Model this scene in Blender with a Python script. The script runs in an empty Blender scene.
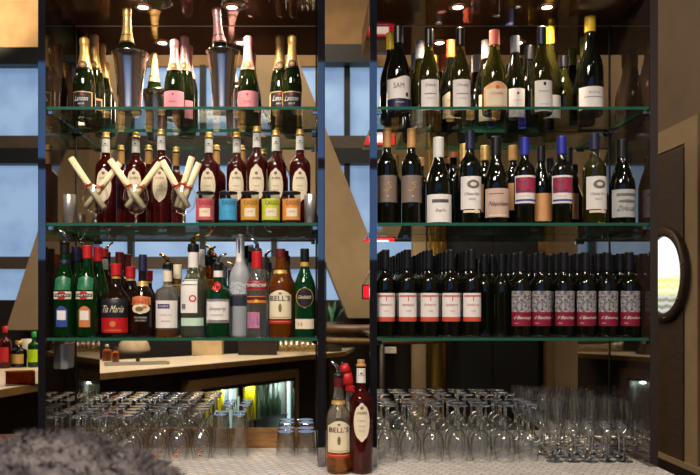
import bpy, math, random
from mathutils import Vector, Matrix
random.seed(7)
PI = math.pi
scn = bpy.context.scene
COL = scn.collection
F, CX, CY, ZC = 754.0, 305.0, 303.0, 1.45      # focal length in pixels, vanishing point, eye height
YF, YM, YB = 2.6, 2.945, 3.29                  # cabinet front, mirror plane left open, far side of its image
H1, H2, H3, HC = .678, .277, -.120, -.565      # shelf tops and counter top relative to the eye
HT = 1.082                                     # cabinet ceiling
def wx(px, Y): return (px - CX) / F * Y
def wz(py, Y): return ZC + (CY - py) / F * Y

# ------------------------------------------------------------------ materials
def lin(c):
    return tuple(((v/255)/12.92 if v/255 <= .04045 else ((v/255+.055)/1.055)**2.4) for v in c) + (1,)
MATS = {}
def pm(name, rgb, rough=.5, metal=0, trans=0, ior=1.45, emit=0, var=0, vscale=20, spec=.5, coat=0, bump=0, stretch=None, rgb2=None, alpha=None):
    if name in MATS: return MATS[name]
    m = bpy.data.materials.new(name); m.use_nodes = True
    nt = m.node_tree; b = nt.nodes['Principled BSDF']
    b.inputs['Base Color'].default_value = lin(rgb)
    b.inputs['Roughness'].default_value = rough
    b.inputs['Metallic'].default_value = metal
    b.inputs['Transmission Weight'].default_value = trans
    b.inputs['IOR'].default_value = ior
    b.inputs['Specular IOR Level'].default_value = spec
    b.inputs['Coat Weight'].default_value = coat
    b.inputs['Coat Roughness'].default_value = .04
    if emit:
        b.inputs['Emission Color'].default_value = lin(rgb); b.inputs['Emission Strength'].default_value = emit
    if var or bump:
        tc = nt.nodes.new('ShaderNodeTexCoord'); mp = nt.nodes.new('ShaderNodeMapping')
        no = nt.nodes.new('ShaderNodeTexNoise'); no.inputs['Scale'].default_value = vscale; no.inputs['Detail'].default_value = 4
        nt.links.new(tc.outputs['Object'], mp.inputs['Vector']); nt.links.new(mp.outputs['Vector'], no.inputs['Vector'])
        if stretch: mp.inputs['Scale'].default_value = stretch
        if var:
            rp = nt.nodes.new('ShaderNodeValToRGB')
            a = lin(rgb); c2 = lin(rgb2) if rgb2 else tuple(v*(1-var) for v in a[:3]) + (1,)
            rp.color_ramp.elements[0].position = .35; rp.color_ramp.elements[1].position = .62
            rp.color_ramp.elements[0].color = c2; rp.color_ramp.elements[1].color = a
            nt.links.new(no.outputs['Fac'], rp.inputs['Fac']); nt.links.new(rp.outputs['Color'], b.inputs['Base Color'])
            if emit: nt.links.new(rp.outputs['Color'], b.inputs['Emission Color'])
        if bump:
            bp = nt.nodes.new('ShaderNodeBump'); bp.inputs['Strength'].default_value = bump; bp.inputs['Distance'].default_value = .002
            nt.links.new(no.outputs['Fac'], bp.inputs['Height']); nt.links.new(bp.outputs['Normal'], b.inputs['Normal'])
    MATS[name] = m; return m
def thin_glass(name, tint, gloss=(255,255,255), ior=1.45, boost=0.0, rough=.02):
    """thin clear sheet: light passes straight, fresnel mirror on top"""
    if name in MATS: return MATS[name]
    m = bpy.data.materials.new(name); m.use_nodes = True
    nt = m.node_tree; nt.nodes.clear()
    out = nt.nodes.new('ShaderNodeOutputMaterial'); mix = nt.nodes.new('ShaderNodeMixShader')
    tr = nt.nodes.new('ShaderNodeBsdfTransparent'); gl = nt.nodes.new('ShaderNodeBsdfGlossy'); lw = nt.nodes.new('ShaderNodeLayerWeight'); lw.inputs[0].default_value = .5
    pw = nt.nodes.new('ShaderNodeMath'); pw.operation = 'POWER'; pw.inputs[1].default_value = 4.2; fr = nt.nodes.new('ShaderNodeMath'); fr.operation = 'MULTIPLY_ADD'
    fr.inputs[1].default_value = .93; fr.inputs[2].default_value = .05 if ior > 1.46 else .04
    nt.links.new(lw.outputs['Facing'], pw.inputs[0]); nt.links.new(pw.outputs[0], fr.inputs[0])
    tr.inputs['Color'].default_value = lin(tint); gl.inputs['Color'].default_value = lin(gloss); gl.inputs['Roughness'].default_value = rough
    ad = nt.nodes.new('ShaderNodeMath'); ad.operation = 'ADD'; ad.use_clamp = True; ad.inputs[1].default_value = boost
    nt.links.new(fr.outputs[0], ad.inputs[0]); nt.links.new(ad.outputs[0], mix.inputs[0])
    nt.links.new(tr.outputs[0], mix.inputs[1]); nt.links.new(gl.outputs[0], mix.inputs[2]); nt.links.new(mix.outputs[0], out.inputs[0])
    MATS[name] = m; return m
def ware_glass(name):
    """thin blown glass: clear face-on, darker and more mirror-like towards its outline"""
    if name in MATS: return MATS[name]
    m = bpy.data.materials.new(name); m.use_nodes = True
    nt = m.node_tree; nt.nodes.clear(); N = nt.nodes.new; L = nt.links.new
    out = N('ShaderNodeOutputMaterial'); mix = N('ShaderNodeMixShader'); tr = N('ShaderNodeBsdfTransparent'); gl = N('ShaderNodeBsdfGlossy')
    lw = N('ShaderNodeLayerWeight'); lw.inputs[0].default_value = .5
    pw = N('ShaderNodeMath'); pw.operation = 'POWER'; pw.inputs[1].default_value = 2.6
    fr = N('ShaderNodeMath'); fr.operation = 'MULTIPLY_ADD'; fr.inputs[1].default_value = .88; fr.inputs[2].default_value = .11
    rp = N('ShaderNodeValToRGB'); rp.color_ramp.elements[0].color = (.97,.975,.97,1); rp.color_ramp.elements[1].color = (.42,.42,.41,1)
    rp.color_ramp.elements[0].position = .45; rp.color_ramp.elements[1].position = .97
    gl.inputs['Roughness'].default_value = .05
    L(lw.outputs['Facing'], pw.inputs[0]); L(pw.outputs[0], fr.inputs[0]); L(fr.outputs[0], mix.inputs[0])
    L(lw.outputs['Facing'], rp.inputs[0]); L(rp.outputs[0], tr.inputs['Color'])
    L(tr.outputs[0], mix.inputs[1]); L(gl.outputs[0], mix.inputs[2]); L(mix.outputs[0], out.inputs[0])
    MATS[name] = m; return m
def filled(name, low, high, level):
    """bottle glass holding liquid up to a level (metres above its base)"""
    m = pm(name, low, .03, trans=.92, ior=1.4)
    nt = m.node_tree; b = nt.nodes['Principled BSDF']; tc = nt.nodes.new('ShaderNodeTexCoord'); sp = nt.nodes.new('ShaderNodeSeparateXYZ')
    gt = nt.nodes.new('ShaderNodeMath'); gt.operation = 'GREATER_THAN'; gt.inputs[1].default_value = level; mx = nt.nodes.new('ShaderNodeMixRGB')
    mx.inputs[1].default_value = lin(low); mx.inputs[2].default_value = lin(high)
    nt.links.new(tc.outputs['Object'], sp.inputs[0]); nt.links.new(sp.outputs['Z'], gt.inputs[0]); nt.links.new(gt.outputs[0], mx.inputs[0]); nt.links.new(mx.outputs[0], b.inputs['Base Color'])
    return m
def lacquer(name, rgb, refl):
    """polished dark panel: a mirror-like lacquer over a dark base"""
    if name in MATS: return MATS[name]
    m = bpy.data.materials.new(name); m.use_nodes = True
    nt = m.node_tree; nt.nodes.clear()
    out = nt.nodes.new('ShaderNodeOutputMaterial'); mix = nt.nodes.new('ShaderNodeMixShader'); mix.inputs[0].default_value = refl
    df = nt.nodes.new('ShaderNodeBsdfDiffuse'); gl = nt.nodes.new('ShaderNodeBsdfGlossy'); no = nt.nodes.new('ShaderNodeTexNoise')
    no.inputs['Scale'].default_value = 3; rp = nt.nodes.new('ShaderNodeValToRGB')
    a = lin(rgb); rp.color_ramp.elements[0].color = tuple(v*.7 for v in a[:3]) + (1,); rp.color_ramp.elements[1].color = a
    nt.links.new(no.outputs['Fac'], rp.inputs['Fac']); nt.links.new(rp.outputs['Color'], df.inputs['Color'])
    gl.inputs['Roughness'].default_value = .03; gl.inputs['Color'].default_value = (.9,.86,.82,1)
    nt.links.new(df.outputs[0], mix.inputs[1]); nt.links.new(gl.outputs[0], mix.inputs[2]); nt.links.new(mix.outputs[0], out.inputs[0])
    MATS[name] = m; return m

# bottle glass: solid tinted lenses (full bottles)
G_DARK  = pm('black_green_glass', (22,24,14), .03, trans=.55, ior=1.5, spec=.6)
G_OLIVE = pm('olive_glass', (74,70,26), .03, trans=.75, ior=1.45)
G_CHAMP = pm('champagne_glass', (28,42,16), .03, trans=.55, ior=1.5)
G_GREEN = pm('bright_green_glass', (28,88,36), .03, trans=.8, ior=1.45)
G_TEAL  = pm('green_gin_glass', (24,92,50), .03, trans=.75, ior=1.45)
G_ROSE  = pm('red_cognac_glass', (104,30,24), .03, trans=.8, ior=1.4)
G_AMBER = pm('amber_whisky_glass', (212,116,36), .03, trans=.88, ior=1.4)
G_CLEAR = pm('clear_spirit_glass', (236,240,236), .02, trans=.95, ior=1.4)
G_LGREEN= pm('pale_green_spirit_glass', (206,232,206), .02, trans=.95, ior=1.4)
G_FROST = pm('frosted_glass', (186,190,196), .45, trans=.45, ior=1.4)
G_BROWN = pm('dark_brown_glass', (34,18,12), .04, trans=.4, ior=1.5)
G_PALEAMB = pm('pale_amber_glass', (226,186,120), .03, trans=.9, ior=1.4)
THIN = thin_glass('thin_clear_glass', (252,253,253), boost=.015, ior=1.5)
WARE = ware_glass('blown_glass')
STEMG = pm('stem_glass', (244,246,244), .02, trans=1, ior=1.45)
JARG = thin_glass('jar_glass', (225,230,228), boost=.03)
SHELFG = thin_glass('shelf_glass', (247,252,249), boost=.01, ior=1.5)
EDGEG = pm('green_glass_edge', (34,84,66), .2, spec=.4)
LACQ = lacquer('black_lacquer', (66,52,42), .3)
LACQT = lacquer('brown_lacquer', (130,96,72), .26)
EDGEB = lacquer('polished_black_edge', (30,30,36), .28)
BLACKM = pm('matt_black', (14,13,13), .6, var=.3)
STEEL = pm('brushed_steel', (196,190,186), .34, metal=.75, var=.12, vscale=6, stretch=(60,60,1))
CHROME = pm('chrome', (215,212,208), .1, metal=1, var=.05)
BUCKET = pm('polished_aluminium', (222,212,206), .22, metal=1, var=.1, vscale=5, stretch=(40,40,.5))
BRASS = pm('brass', (190,140,60), .2, metal=1, var=.1)
GOLDF = pm('gold_foil', (236,192,116), .4, metal=.6, bump=.5, vscale=160)
PINKF = pm('pink_foil', (228,170,168), .4, metal=.5, bump=.5, vscale=160)
CREAM = pm('cream_paper', (222,208,178), .7, var=.06)
WHITE = pm('white_paper', (222,216,210), .65, var=.04)
SCROLLP = pm('ivory_parchment', (236,220,176), .6, var=.08)
INK = pm('black_ink', (22,20,22), .5, var=.1)
GREYI = pm('grey_ink', (110,104,104), .6, var=.1)
def paint(name, rgb, rough=.45, **k): return pm(name, rgb, rough, var=.08, **k)
RED = paint('red_paint', (186,26,30)); DRED = paint('dark_red', (92,20,24)); MAROON = paint('maroon', (128,22,50))
YEL = paint('yellow_cap', (232,190,20)); ORG = paint('orange_cap', (232,104,50)); COR = paint('coral_cap', (206,92,68))
NAVY = paint('navy_cap', (28,32,62)); BLUEC = paint('blue_cap', (38,48,160)); BLK = paint('black_cap', (20,20,22), .35)
GRYC = paint('grey_cap', (70,72,78)); WHC = paint('white_cap', (214,212,206)); TAN = paint('tan_label', (206,150,96))
TANC = paint('tan_cap', (188,140,84)); GRNC = paint('green_gold_cap', (128,140,40)); TAUPE = paint('taupe_label', (122,108,98))
PINKL = paint('pink_label', (222,146,158)); PEACH = paint('peach_label', (224,170,120)); BLKL = paint('black_label', (30,28,34))
ORB = paint('orange_band', (200,80,56)); GOLDI = paint('gold_ink', (206,166,90), metal=.4); PURP = paint('purple_band', (70,54,110))
ARTR = pm('red_art', (170,40,66), .5, var=.5, vscale=90, rgb2=(86,50,84)); ARTG = pm('grey_art', (168,164,166), .6, var=.6, vscale=130, rgb2=(66,62,66))
SCRIPTP = pm('pink_tan_label', (196,168,152), .6, var=.1); BLUEB = paint('blue_band', (50,70,140)); COPPER = paint('copper_art', (196,120,70))
TURQ = pm('embossed_green_label', (26,92,84), .3, var=.5, vscale=120, rgb2=(60,130,60))

# ------------------------------------------------------------------ mesh builder
_textcache = {}
def text_geo(s):
    if s in _textcache: return _textcache[s]
    cu = bpy.data.curves.new('t', 'FONT'); cu.body = s; cu.align_x = 'CENTER'; cu.resolution_u = 2
    ob = bpy.data.objects.new('t', cu); COL.objects.link(ob)
    dg = bpy.context.evaluated_depsgraph_get(); dg.update()
    me = bpy.data.meshes.new_from_object(ob.evaluated_get(dg))
    vs = [tuple(v.co) for v in me.vertices]; fs = [tuple(p.vertices) for p in me.polygons]
    bpy.data.objects.remove(ob); bpy.data.curves.remove(cu); bpy.data.meshes.remove(me)
    xs = [v[0] for v in vs]; ys = [v[1] for v in vs]
    cx, cy = (min(xs)+max(xs))/2, (min(ys)+max(ys))/2; w, h = max(xs)-min(xs), max(ys)-min(ys)
    vs = [((x-cx)/w, (y-cy)/h) for x, y, *_ in vs]
    _textcache[s] = (vs, fs, w/h); return _textcache[s]

class MB:
    def __init__(s): s.v = []; s.f = []; s.m = []; s.mats = []
    def mi(s, m):
        if m not in s.mats: s.mats.append(m)
        return s.mats.index(m)
    def add(s, vs, fs, m, M=None):
        n = len(s.v); k = s.mi(m)
        s.v += [tuple(M @ Vector(v)) for v in vs] if M else [tuple(v) for v in vs]
        s.f += [tuple(i+n for i in f) for f in fs]; s.m += [k]*len(fs); return s
    def box(s, lo, hi, m, M=None):
        x0,y0,z0 = lo; x1,y1,z1 = hi
        vs = [(x0,y0,z0),(x1,y0,z0),(x1,y1,z0),(x0,y1,z0),(x0,y0,z1),(x1,y0,z1),(x1,y1,z1),(x0,y1,z1)]
        return s.add(vs, [(0,3,2,1),(4,5,6,7),(0,1,5,4),(1,2,6,5),(2,3,7,6),(3,0,4,7)], m, M)
    def prism(s, poly, a, b, m, axis='y'):
        """poly of 2-D points extruded from a to b along the axis"""
        n = len(poly)
        if axis == 'y': vs = [(x,a,z) for x,z in poly] + [(x,b,z) for x,z in poly]
        elif axis == 'z': vs = [(x,y,a) for x,y in poly] + [(x,y,b) for x,y in poly]
        else: vs = [(a,y,z) for y,z in poly] + [(b,y,z) for y,z in poly]
        return s.add(vs, [tuple(range(n)), tuple(range(2*n-1,n-1,-1))] + [(i,i+n,(i+1)%n+n,(i+1)%n) for i in range(n)], m)
    def lathe(s, prof, m, seg=24, M=None):
        vs = []; fs = []; rings = []
        for r, z in prof:
            if r < 1e-6: rings.append([len(vs)]); vs.append((0,0,z))
            else:
                rings.append(list(range(len(vs), len(vs)+seg)))
                vs += [(r*math.cos(2*PI*k/seg), r*math.sin(2*PI*k/seg), z) for k in range(seg)]
        for a, b in zip(rings, rings[1:]):
            for k in range(seg):
                k2 = (k+1) % seg
                if len(a) == 1 and len(b) == 1: continue
                if len(a) == 1: fs.append((a[0], b[k2], b[k]))
                elif len(b) == 1: fs.append((a[k], a[k2], b[0]))
                else: fs.append((a[k], a[k2], b[k2], b[k]))
        return s.add(vs, fs, m, M)
    def tube(s, pts, r, m, seg=10):
        pts = [Vector(p) for p in pts]; n = len(pts); vs = []; fs = []
        rr = r if isinstance(r, (list, tuple)) else [r]*n
        for i, p in enumerate(pts):
            t = (pts[min(i+1,n-1)] - pts[max(i-1,0)]).normalized()
            u = t.orthogonal().normalized() if i == 0 else (u - t*u.dot(t)).normalized()
            w = t.cross(u)
            vs += [tuple(p + (u*math.cos(2*PI*k/seg) + w*math.sin(2*PI*k/seg))*rr[i]) for k in range(seg)]
        for i in range(n-1):
            for k in range(seg): fs.append((i*seg+k, i*seg+(k+1)%seg, (i+1)*seg+(k+1)%seg, (i+1)*seg+k))
        fs += [tuple(range(seg-1,-1,-1)), tuple(range((n-1)*seg, n*seg))]
        return s.add(vs, fs, m)
    def build(s, name, parent=None, smooth=True, loc=None):
        me = bpy.data.meshes.new(name); me.from_pydata(s.v, [], s.f)
        for m in s.mats: me.materials.append(m)
        me.polygons.foreach_set('material_index', s.m)
        me.polygons.foreach_set('use_smooth', [smooth]*len(s.f))
        me.update()
        o = bpy.data.objects.new(name, me); COL.objects.link(o)
        if parent: o.parent = parent
        if loc: o.location = loc
        return o
def tag(o, label=None, cat=None, group=None, kind=None):
    if label: o['label'] = label
    if cat: o['category'] = cat
    if group: o['group'] = group
    if kind: o['kind'] = kind
    return o
def empty(name, loc, label, cat, group=None, rz=0):
    o = bpy.data.objects.new(name, None); COL.objects.link(o); o.location = loc; o.rotation_euler.z = rz
    o.empty_display_size = .05
    return tag(o, label, cat, group)
def struct(name, mb, smooth=False): return tag(mb.build(name, None, smooth), kind='structure')
def kids(o): return [c for c in CH.get(o.name, [])]
def copy_tree(o, parent=None, deep=True):
    c = o.copy(); COL.objects.link(c); c.parent = parent
    if deep:
        for ch in list(o.children): copy_tree(ch, c)
    return c

# ------------------------------------------------------------------ bottles
PROF = {  # (height fraction, radius fraction)
 'bordeaux': [(0,0),(0,.86),(.012,.97),(.03,1),(.60,1),(.64,.97),(.67,.88),(.70,.70),(.725,.53),(.75,.42),(.80,.37),(.955,.34),(.958,.39),(.985,.39),(.99,.35),(1,.32),(1,0)],
 'burgundy': [(0,0),(0,.86),(.012,.97),(.03,1),(.44,1),(.50,.96),(.56,.86),(.62,.71),(.68,.56),(.74,.44),(.80,.37),(.955,.33),(.958,.39),(.985,.39),(.99,.33),(1,.30),(1,0)],
 'hock':     [(0,0),(0,.86),(.012,.97),(.03,1),(.42,1),(.50,.93),(.58,.80),(.66,.64),(.74,.50),(.82,.40),(.955,.36),(.958,.42),(.985,.42),(.99,.36),(1,.33),(1,0)],
 'champagne':[(0,0),(0,.84),(.015,.97),(.04,1),(.40,1),(.47,.96),(.54,.86),(.61,.70),(.68,.54),(.75,.44),(.82,.39),(.90,.37),(.915,.42),(.925,.44),(.935,.40),(.96,.41),(.98,.42),(.992,.38),(1,.26),(1,0)],
 'tallcog':  [(0,0),(0,.86),(.012,.97),(.03,1),(.60,1),(.64,.98),(.67,.91),(.695,.76),(.715,.56),(.735,.42),(.76,.37),(.94,.33),(.945,.40),(.96,.40),(.965,.3),(1,.3),(1,0)],
 'vermouth': [(0,0),(0,.88),(.012,.97),(.03,1),(.48,1),(.55,.94),(.62,.80),(.69,.62),(.76,.47),(.83,.39),(.93,.37),(1,.37),(1,0)],
 'squat':    [(0,0),(0,.84),(.02,.93),(.05,.95),(.40,1),(.48,.98),(.54,.88),(.60,.66),(.66,.44),(.72,.30),(.82,.27),(.97,.27),(1,.26),(1,0)],
 'cream':    [(0,0),(0,.88),(.012,.97),(.03,1),(.34,1),(.44,.97),(.52,.86),(.58,.64),(.63,.46),(.68,.38),(.97,.32),(1,.31),(1,0)],
 'spirit':   [(0,0),(0,.90),(.012,.98),(.03,1),(.60,1),(.64,.97),(.67,.86),(.69,.62),(.715,.42),(.74,.36),(.97,.34),(1,.33),(1,0)],
 'rum':      [(0,0),(0,.90),(.012,.98),(.03,1),(.50,1),(.58,.96),(.63,.82),(.67,.60),(.71,.44),(.76,.39),(.97,.37),(1,.36),(1,0)],
 'goose':    [(0,0),(0,.94),(.012,.98),(.03,1),(.50,1),(.57,.98),(.63,.88),(.68,.66),(.72,.46),(.76,.40),(.97,.38),(1,.37),(1,0)],
 'bell':     [(0,0),(0,.92),(.012,.98),(.03,1),(.55,1),(.60,.98),(.65,.86),(.69,.68),(.73,.56),(.80,.46),(.88,.38),(.97,.36),(1,.35),(1,0)],
 'triangle': [(0,0),(0,.92),(.012,.98),(.03,1),(.40,.98),(.55,.97),(.62,.88),(.69,.66),(.75,.47),(.80,.37),(.97,.34),(1,.34),(1,0)],
}
def rad(prof, z, H, R):
    t = z/H; pts = PROF[prof][1:-1]
    for (a, ra), (b, rb) in zip(pts, pts[1:]):
        if a <= t <= b: return R*(ra + (rb-ra)*((t-a)/(b-a) if b > a else 0))
    return R*(pts[-1][1] if t > .5 else pts[0][1])
def surf(prof, H, R, x, z, off):
    r = rad(prof, z, H, R); a = math.asin(max(-.985, min(.985, x/r)))
    return ((r+off)*math.sin(a), -(r+off)*math.cos(a), z)
def patch(mb, prof, H, R, x0, x1, z0, z1, m, off=.0006, shape='rect', nx=20, nz=8):
    """curved panel that hugs the bottle; shape rect, oval, arch (rounded top) or wave"""
    vs = []; fs = []
    for j in range(nz+1):
        t = j/nz
        for i in range(nx+1):
            s = i/nx*2-1; z = z0 + (z1-z0)*t; k = 1
            if shape == 'oval': k = math.sqrt(max(0, 1-(2*t-1)**2)) if 0 < t < 1 else .08
            elif shape == 'arch': z = z0 + (z1-z0)*t*(1-.18*s*s)
            elif shape == 'wave': z = z0 + (z1-z0)*t*(.93+.07*math.sin(s*2.5))
            elif shape == 'dip': z = z0 + (z1-z0)*(t + (1-t)*.10*(1-s*s))
            vs.append(surf(prof, H, R, (x0+x1)/2 + s*k*(x1-x0)/2, z, off))
    for j in range(nz):
        for i in range(nx):
            a = j*(nx+1)+i; fs.append((a, a+1, a+nx+2, a+nx+1))
    mb.add(vs, fs, m)
def wrap_text(mb, prof, H, R, s, xc, zc, w, h, m, off=.0012, arc=0):
    it = s.startswith('~')
    vs, fs, _ = text_geo(s.lstrip('~'))
    if it: vs = [(x*.94+y*h*.35/w, y) for x, y in vs]
    mb.add([surf(prof, H, R, xc+x*w, zc+y*h - arc*(2*x)**2, off) for x, y in vs], fs, m)

BOTTLES = []
def bottle(name, px, top, Y, w, hs, prof, glass, label, cat, group=None, cap=None, labels=(), pourer=None, neck=None, collar=None, lean=0, baseh=0, twin=True, short=None, fill=None):
    """px, top, w: where the bottle shows in the photograph; Y its distance; hs: the height of what it stands on"""
    z0 = hs + baseh
    H = (CY-top)/F*Y - z0; R = w/2/F*Y
    x = wx(px, Y)
    root = empty(name, (x, Y, ZC+z0), label, cat, group)
    yz = lambda py: (CY-py)/F*(Y-R) - z0
    mb = MB(); mb.lathe([(r*R, t*H) for t, r in PROF[prof]], glass, 28); mb.build('glass_body', root)
    if cap:
        f0, cm, grow = cap[:3]
        mb = MB(); pts = [(max(.0, rad(prof, f0*H+ (H-f0*H)*k/24, H, R))*grow+.0008, f0*H+(H-f0*H)*k/24) for k in range(25)]
        if len(cap) > 3: r0 = max(p[0] for p in pts[5:]); pts = [(r0, z) for r, z in pts]
        pts = [(pts[0][0]-.001, pts[0][1])] + pts + [(pts[-1][0]*.9, H+.0012), (0, H+.0014)]
        mb.lathe(pts, cm, 20)
        mb.build('foil_capsule' if cat == 'bottle' and prof in ('champagne','bordeaux','burgundy','hock') else 'cap', root)
    if neck:      # (fraction0, fraction1, material): a paper band round the neck
        mb = MB(); a, b, nm = neck[:3]
        mb.lathe([(rad(prof, (a+(b-a)*k/6)*H, H, R)+.0014, (a+(b-a)*k/6)*H) for k in range(7)], nm if len(neck) < 4 else TANC, 20)
        if len(neck) > 3:
            patch(mb, prof, H, R, -R*.37, R*.37, a*H, b*H, nm, .0018, 'rect', 12, 4)
            wrap_text(mb, prof, H, R, neck[3], 0, (a+b)/2*H, R*.45, R*.12, INK, .0022)
            patch(mb, prof, H, R, -R*.1, R*.1, ((a+b)/2+.012)*H, ((a+b)/2+.024)*H, INK, .0022, 'oval', 6, 6)
        mb.build('neck_label', root)
    if collar:
        mb = MB(); a, b, nm = collar
        mb.lathe([(rad(prof, (a+(b-a)*k/3)*H, H, R)+.002, (a+(b-a)*k/3)*H) for k in range(4)], nm, 20); mb.build('neck_ring', root)
    if pourer:
        mb = MB(); pmh = pourer.get('h', .035)
        mb.lathe([(0,H-.002),(R*.42,H-.002),(R*.44,H+.004),(R*.42,H+.010),(R*.2,H+.013),(0,H+.013)], pourer.get('collar', BLK), 16)
        mb.tube([(0,0,H+.012),(0,0,H+.012+pmh*.4),(R*.25*pourer.get('dir',1),-R*.1,H+.012+pmh*.75),(R*.65*pourer.get('dir',1),-R*.2,H+.012+pmh)], [R*.22,R*.18,R*.13,R*.10], pourer.get('mat', CHROME), 10)
        mb.build('pour_spout', root)
    for L in labels:
        mb = MB(); lx = L.get('x', 0)/F*Y; lw = L['w']/F*Y/2; sh = L.get('shape', 'rect')
        za, zb = yz(L['y'][1]), yz(L['y'][0])
        za = max(za, .004)
        patch(mb, prof, H, R, lx-lw, lx+lw, za, zb, L['mat'], .0006, sh)
        for k in L.get('marks', ()):
            t = k[0]
            if t == 'text':
                _, s_, xc, yc, w_, h_, m_ = k[:7]
                wrap_text(mb, prof, H, R, s_, lx+xc/F*Y, yz(yc), w_/F*Y, h_/F*Y, m_, .0021, (k[7] if len(k) > 7 else 0)/F*Y)
            elif t == 'rect':
                _, a, b, ya, yb, m_ = k; patch(mb, prof, H, R, lx+a/F*Y, lx+b/F*Y, max(.003, yz(yb)), yz(ya), m_, .0011, 'rect', 20, 4)
            elif t == 'oval':
                _, xc, yc, rx, ry, m_ = k[:6]
                patch(mb, prof, H, R, lx+(xc-rx)/F*Y, lx+(xc+rx)/F*Y, yz(yc+ry), yz(yc-ry), m_, k[6] if len(k) > 6 else .0014, 'oval', 16, 10)
        lo = mb.build(L.get('name', 'label'), root)
        if L.get('label'): lo['label'] = L['label']
    if lean: root.rotation_euler.y = math.radians(lean)
    BOTTLES.append((root, twin, short or label))
    return root

# ================================================================== the setting
WALLB = pm('warm_plaster', (176,140,96), .75, var=.18, vscale=6, bump=.2)
OLIVE = pm('olive_plaster', (120,104,62), .6, var=.25, vscale=2)
DARKW = pm('dark_timber', (44,34,28), .45, var=.35, vscale=8, stretch=(1,1,8))
RAIL = pm('grey_brown_frame', (92,80,66), .5, var=.2, vscale=8)
DRAIL = pm('dark_frame', (22,26,28), .5, var=.2)
FLOORM = pm('dark_floor', (52,40,32), .4, var=.4, vscale=5)
BEIGEC = pm('beige_concrete', (158,136,104), .7, var=.12, vscale=7)
BROWNW = pm('right_wall_brown', (122,102,80), .6, var=.2, vscale=3)
CEILM = pm('dark_ceiling', (38,28,24), .5, var=.2)
PANE = pm('dusk_sky_pane', (142,172,208), .3, emit=.8, var=.2, vscale=3.2, rgb2=(122,152,190))
PANE2 = pm('dusk_sky_pane_front', (92,132,178), .3, emit=1.35, var=.2, vscale=3, rgb2=(90,130,200))
COUNTERW = pm('white_counter_tile', (214,208,200), .35, var=.1, vscale=30)
WOOD = pm('oak_board', (150,108,58), .5, var=.4, vscale=14, stretch=(1,6,6))

YW = 7.0
struct('floor', MB().box((-5,-3.7,-.1), (2.2,7.3,0), FLOORM))
struct('ceiling', MB().box((-5,-3.7,4.6), (2.2,7.3,4.7), CEILM))
struct('wall_left', MB().box((-5,-3.6,0), (-4.9,7.2,4.6), WALLB))
# back wall of the mirrored room, pieces around the windows
bw = MB()
zt, zb_ = wz(66, YW), wz(300, YW)
bw.box((-4.9,YW,zt), (2.01,YW+.15,4.6), WALLB); bw.box((-4.9,YW,0), (2.01,YW+.15,zb_), DARKW)
bw.box((wx(420,YW),YW,zb_), (2.01,YW+.15,zt), OLIVE)
struct('wall_back', bw)
struct('wall_partition', MB().prism([(wx(384,6.8),wz(232,6.8)),(2.01,wz(232,6.8)),(2.01,wz(66,6.8)),(wx(386,6.8),wz(66,6.8))], 6.8, 6.9, OLIVE))
n = 0
vx = [-4.9, wx(-60,YW), wx(131,YW), wx(203,YW), wx(274,YW), wx(347,YW), wx(420,YW)]
for za, zc in ((zb_, wz(263,YW)), (wz(258,YW), wz(163,YW)), (wz(140,YW), zt)):
    for a, b in zip(vx, vx[1:]):
        n += 1
        mb = MB().box((a,YW+.05,za), (b,YW+.07,zc), PANE)
        o = struct(f'window_{n}', mb)
tr = 0
def trim(lo, hi, m):
    global tr; tr += 1; return struct(f'trim_{tr}', MB().box(lo, hi, m))
trim((-4.9,YW-.06,wz(150,YW)), (wx(420,YW),YW+.04,wz(137,YW)), RAIL)
trim((-4.9,YW-.09,wz(165,YW)), (wx(420,YW),YW+.04,wz(150,YW)), DRAIL)
trim((-4.9,YW-.06,wz(269,YW)), (wx(420,YW),YW+.04,wz(257,YW)), RAIL)
for x in vx[1:-1]: trim((x-.026,YW-.04,zb_), (x+.026,YW+.045,zt), DRAIL)
trim((-4.9,6.8,wz(64,6.8)), (wx(42,6.8),6.93,wz(47,6.8)), DRAIL)
trim((wx(320,6.8),6.8,wz(62,6.8)), (wx(374,6.8),6.93,wz(44,6.8)), DRAIL)
def slant(a, b, c, d, y0=6.45, y1=6.75):
    global tr; tr += 1
    return struct(f'trim_{tr}', MB().prism([(wx(p[0],y0), wz(p[1],y0)) for p in (a,b,c,d)], y0, y1, BEIGEC))
slant((96,50),(142,50),(62,330),(6,330))                     # left leaning pier
slant((240,50),(294,50),(402,318),(348,318))                 # right leaning pier
trim((wx(413,6.3),6.3,0), (wx(426,6.3),6.4,wz(232,6.3)), BEIGEC)
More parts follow.
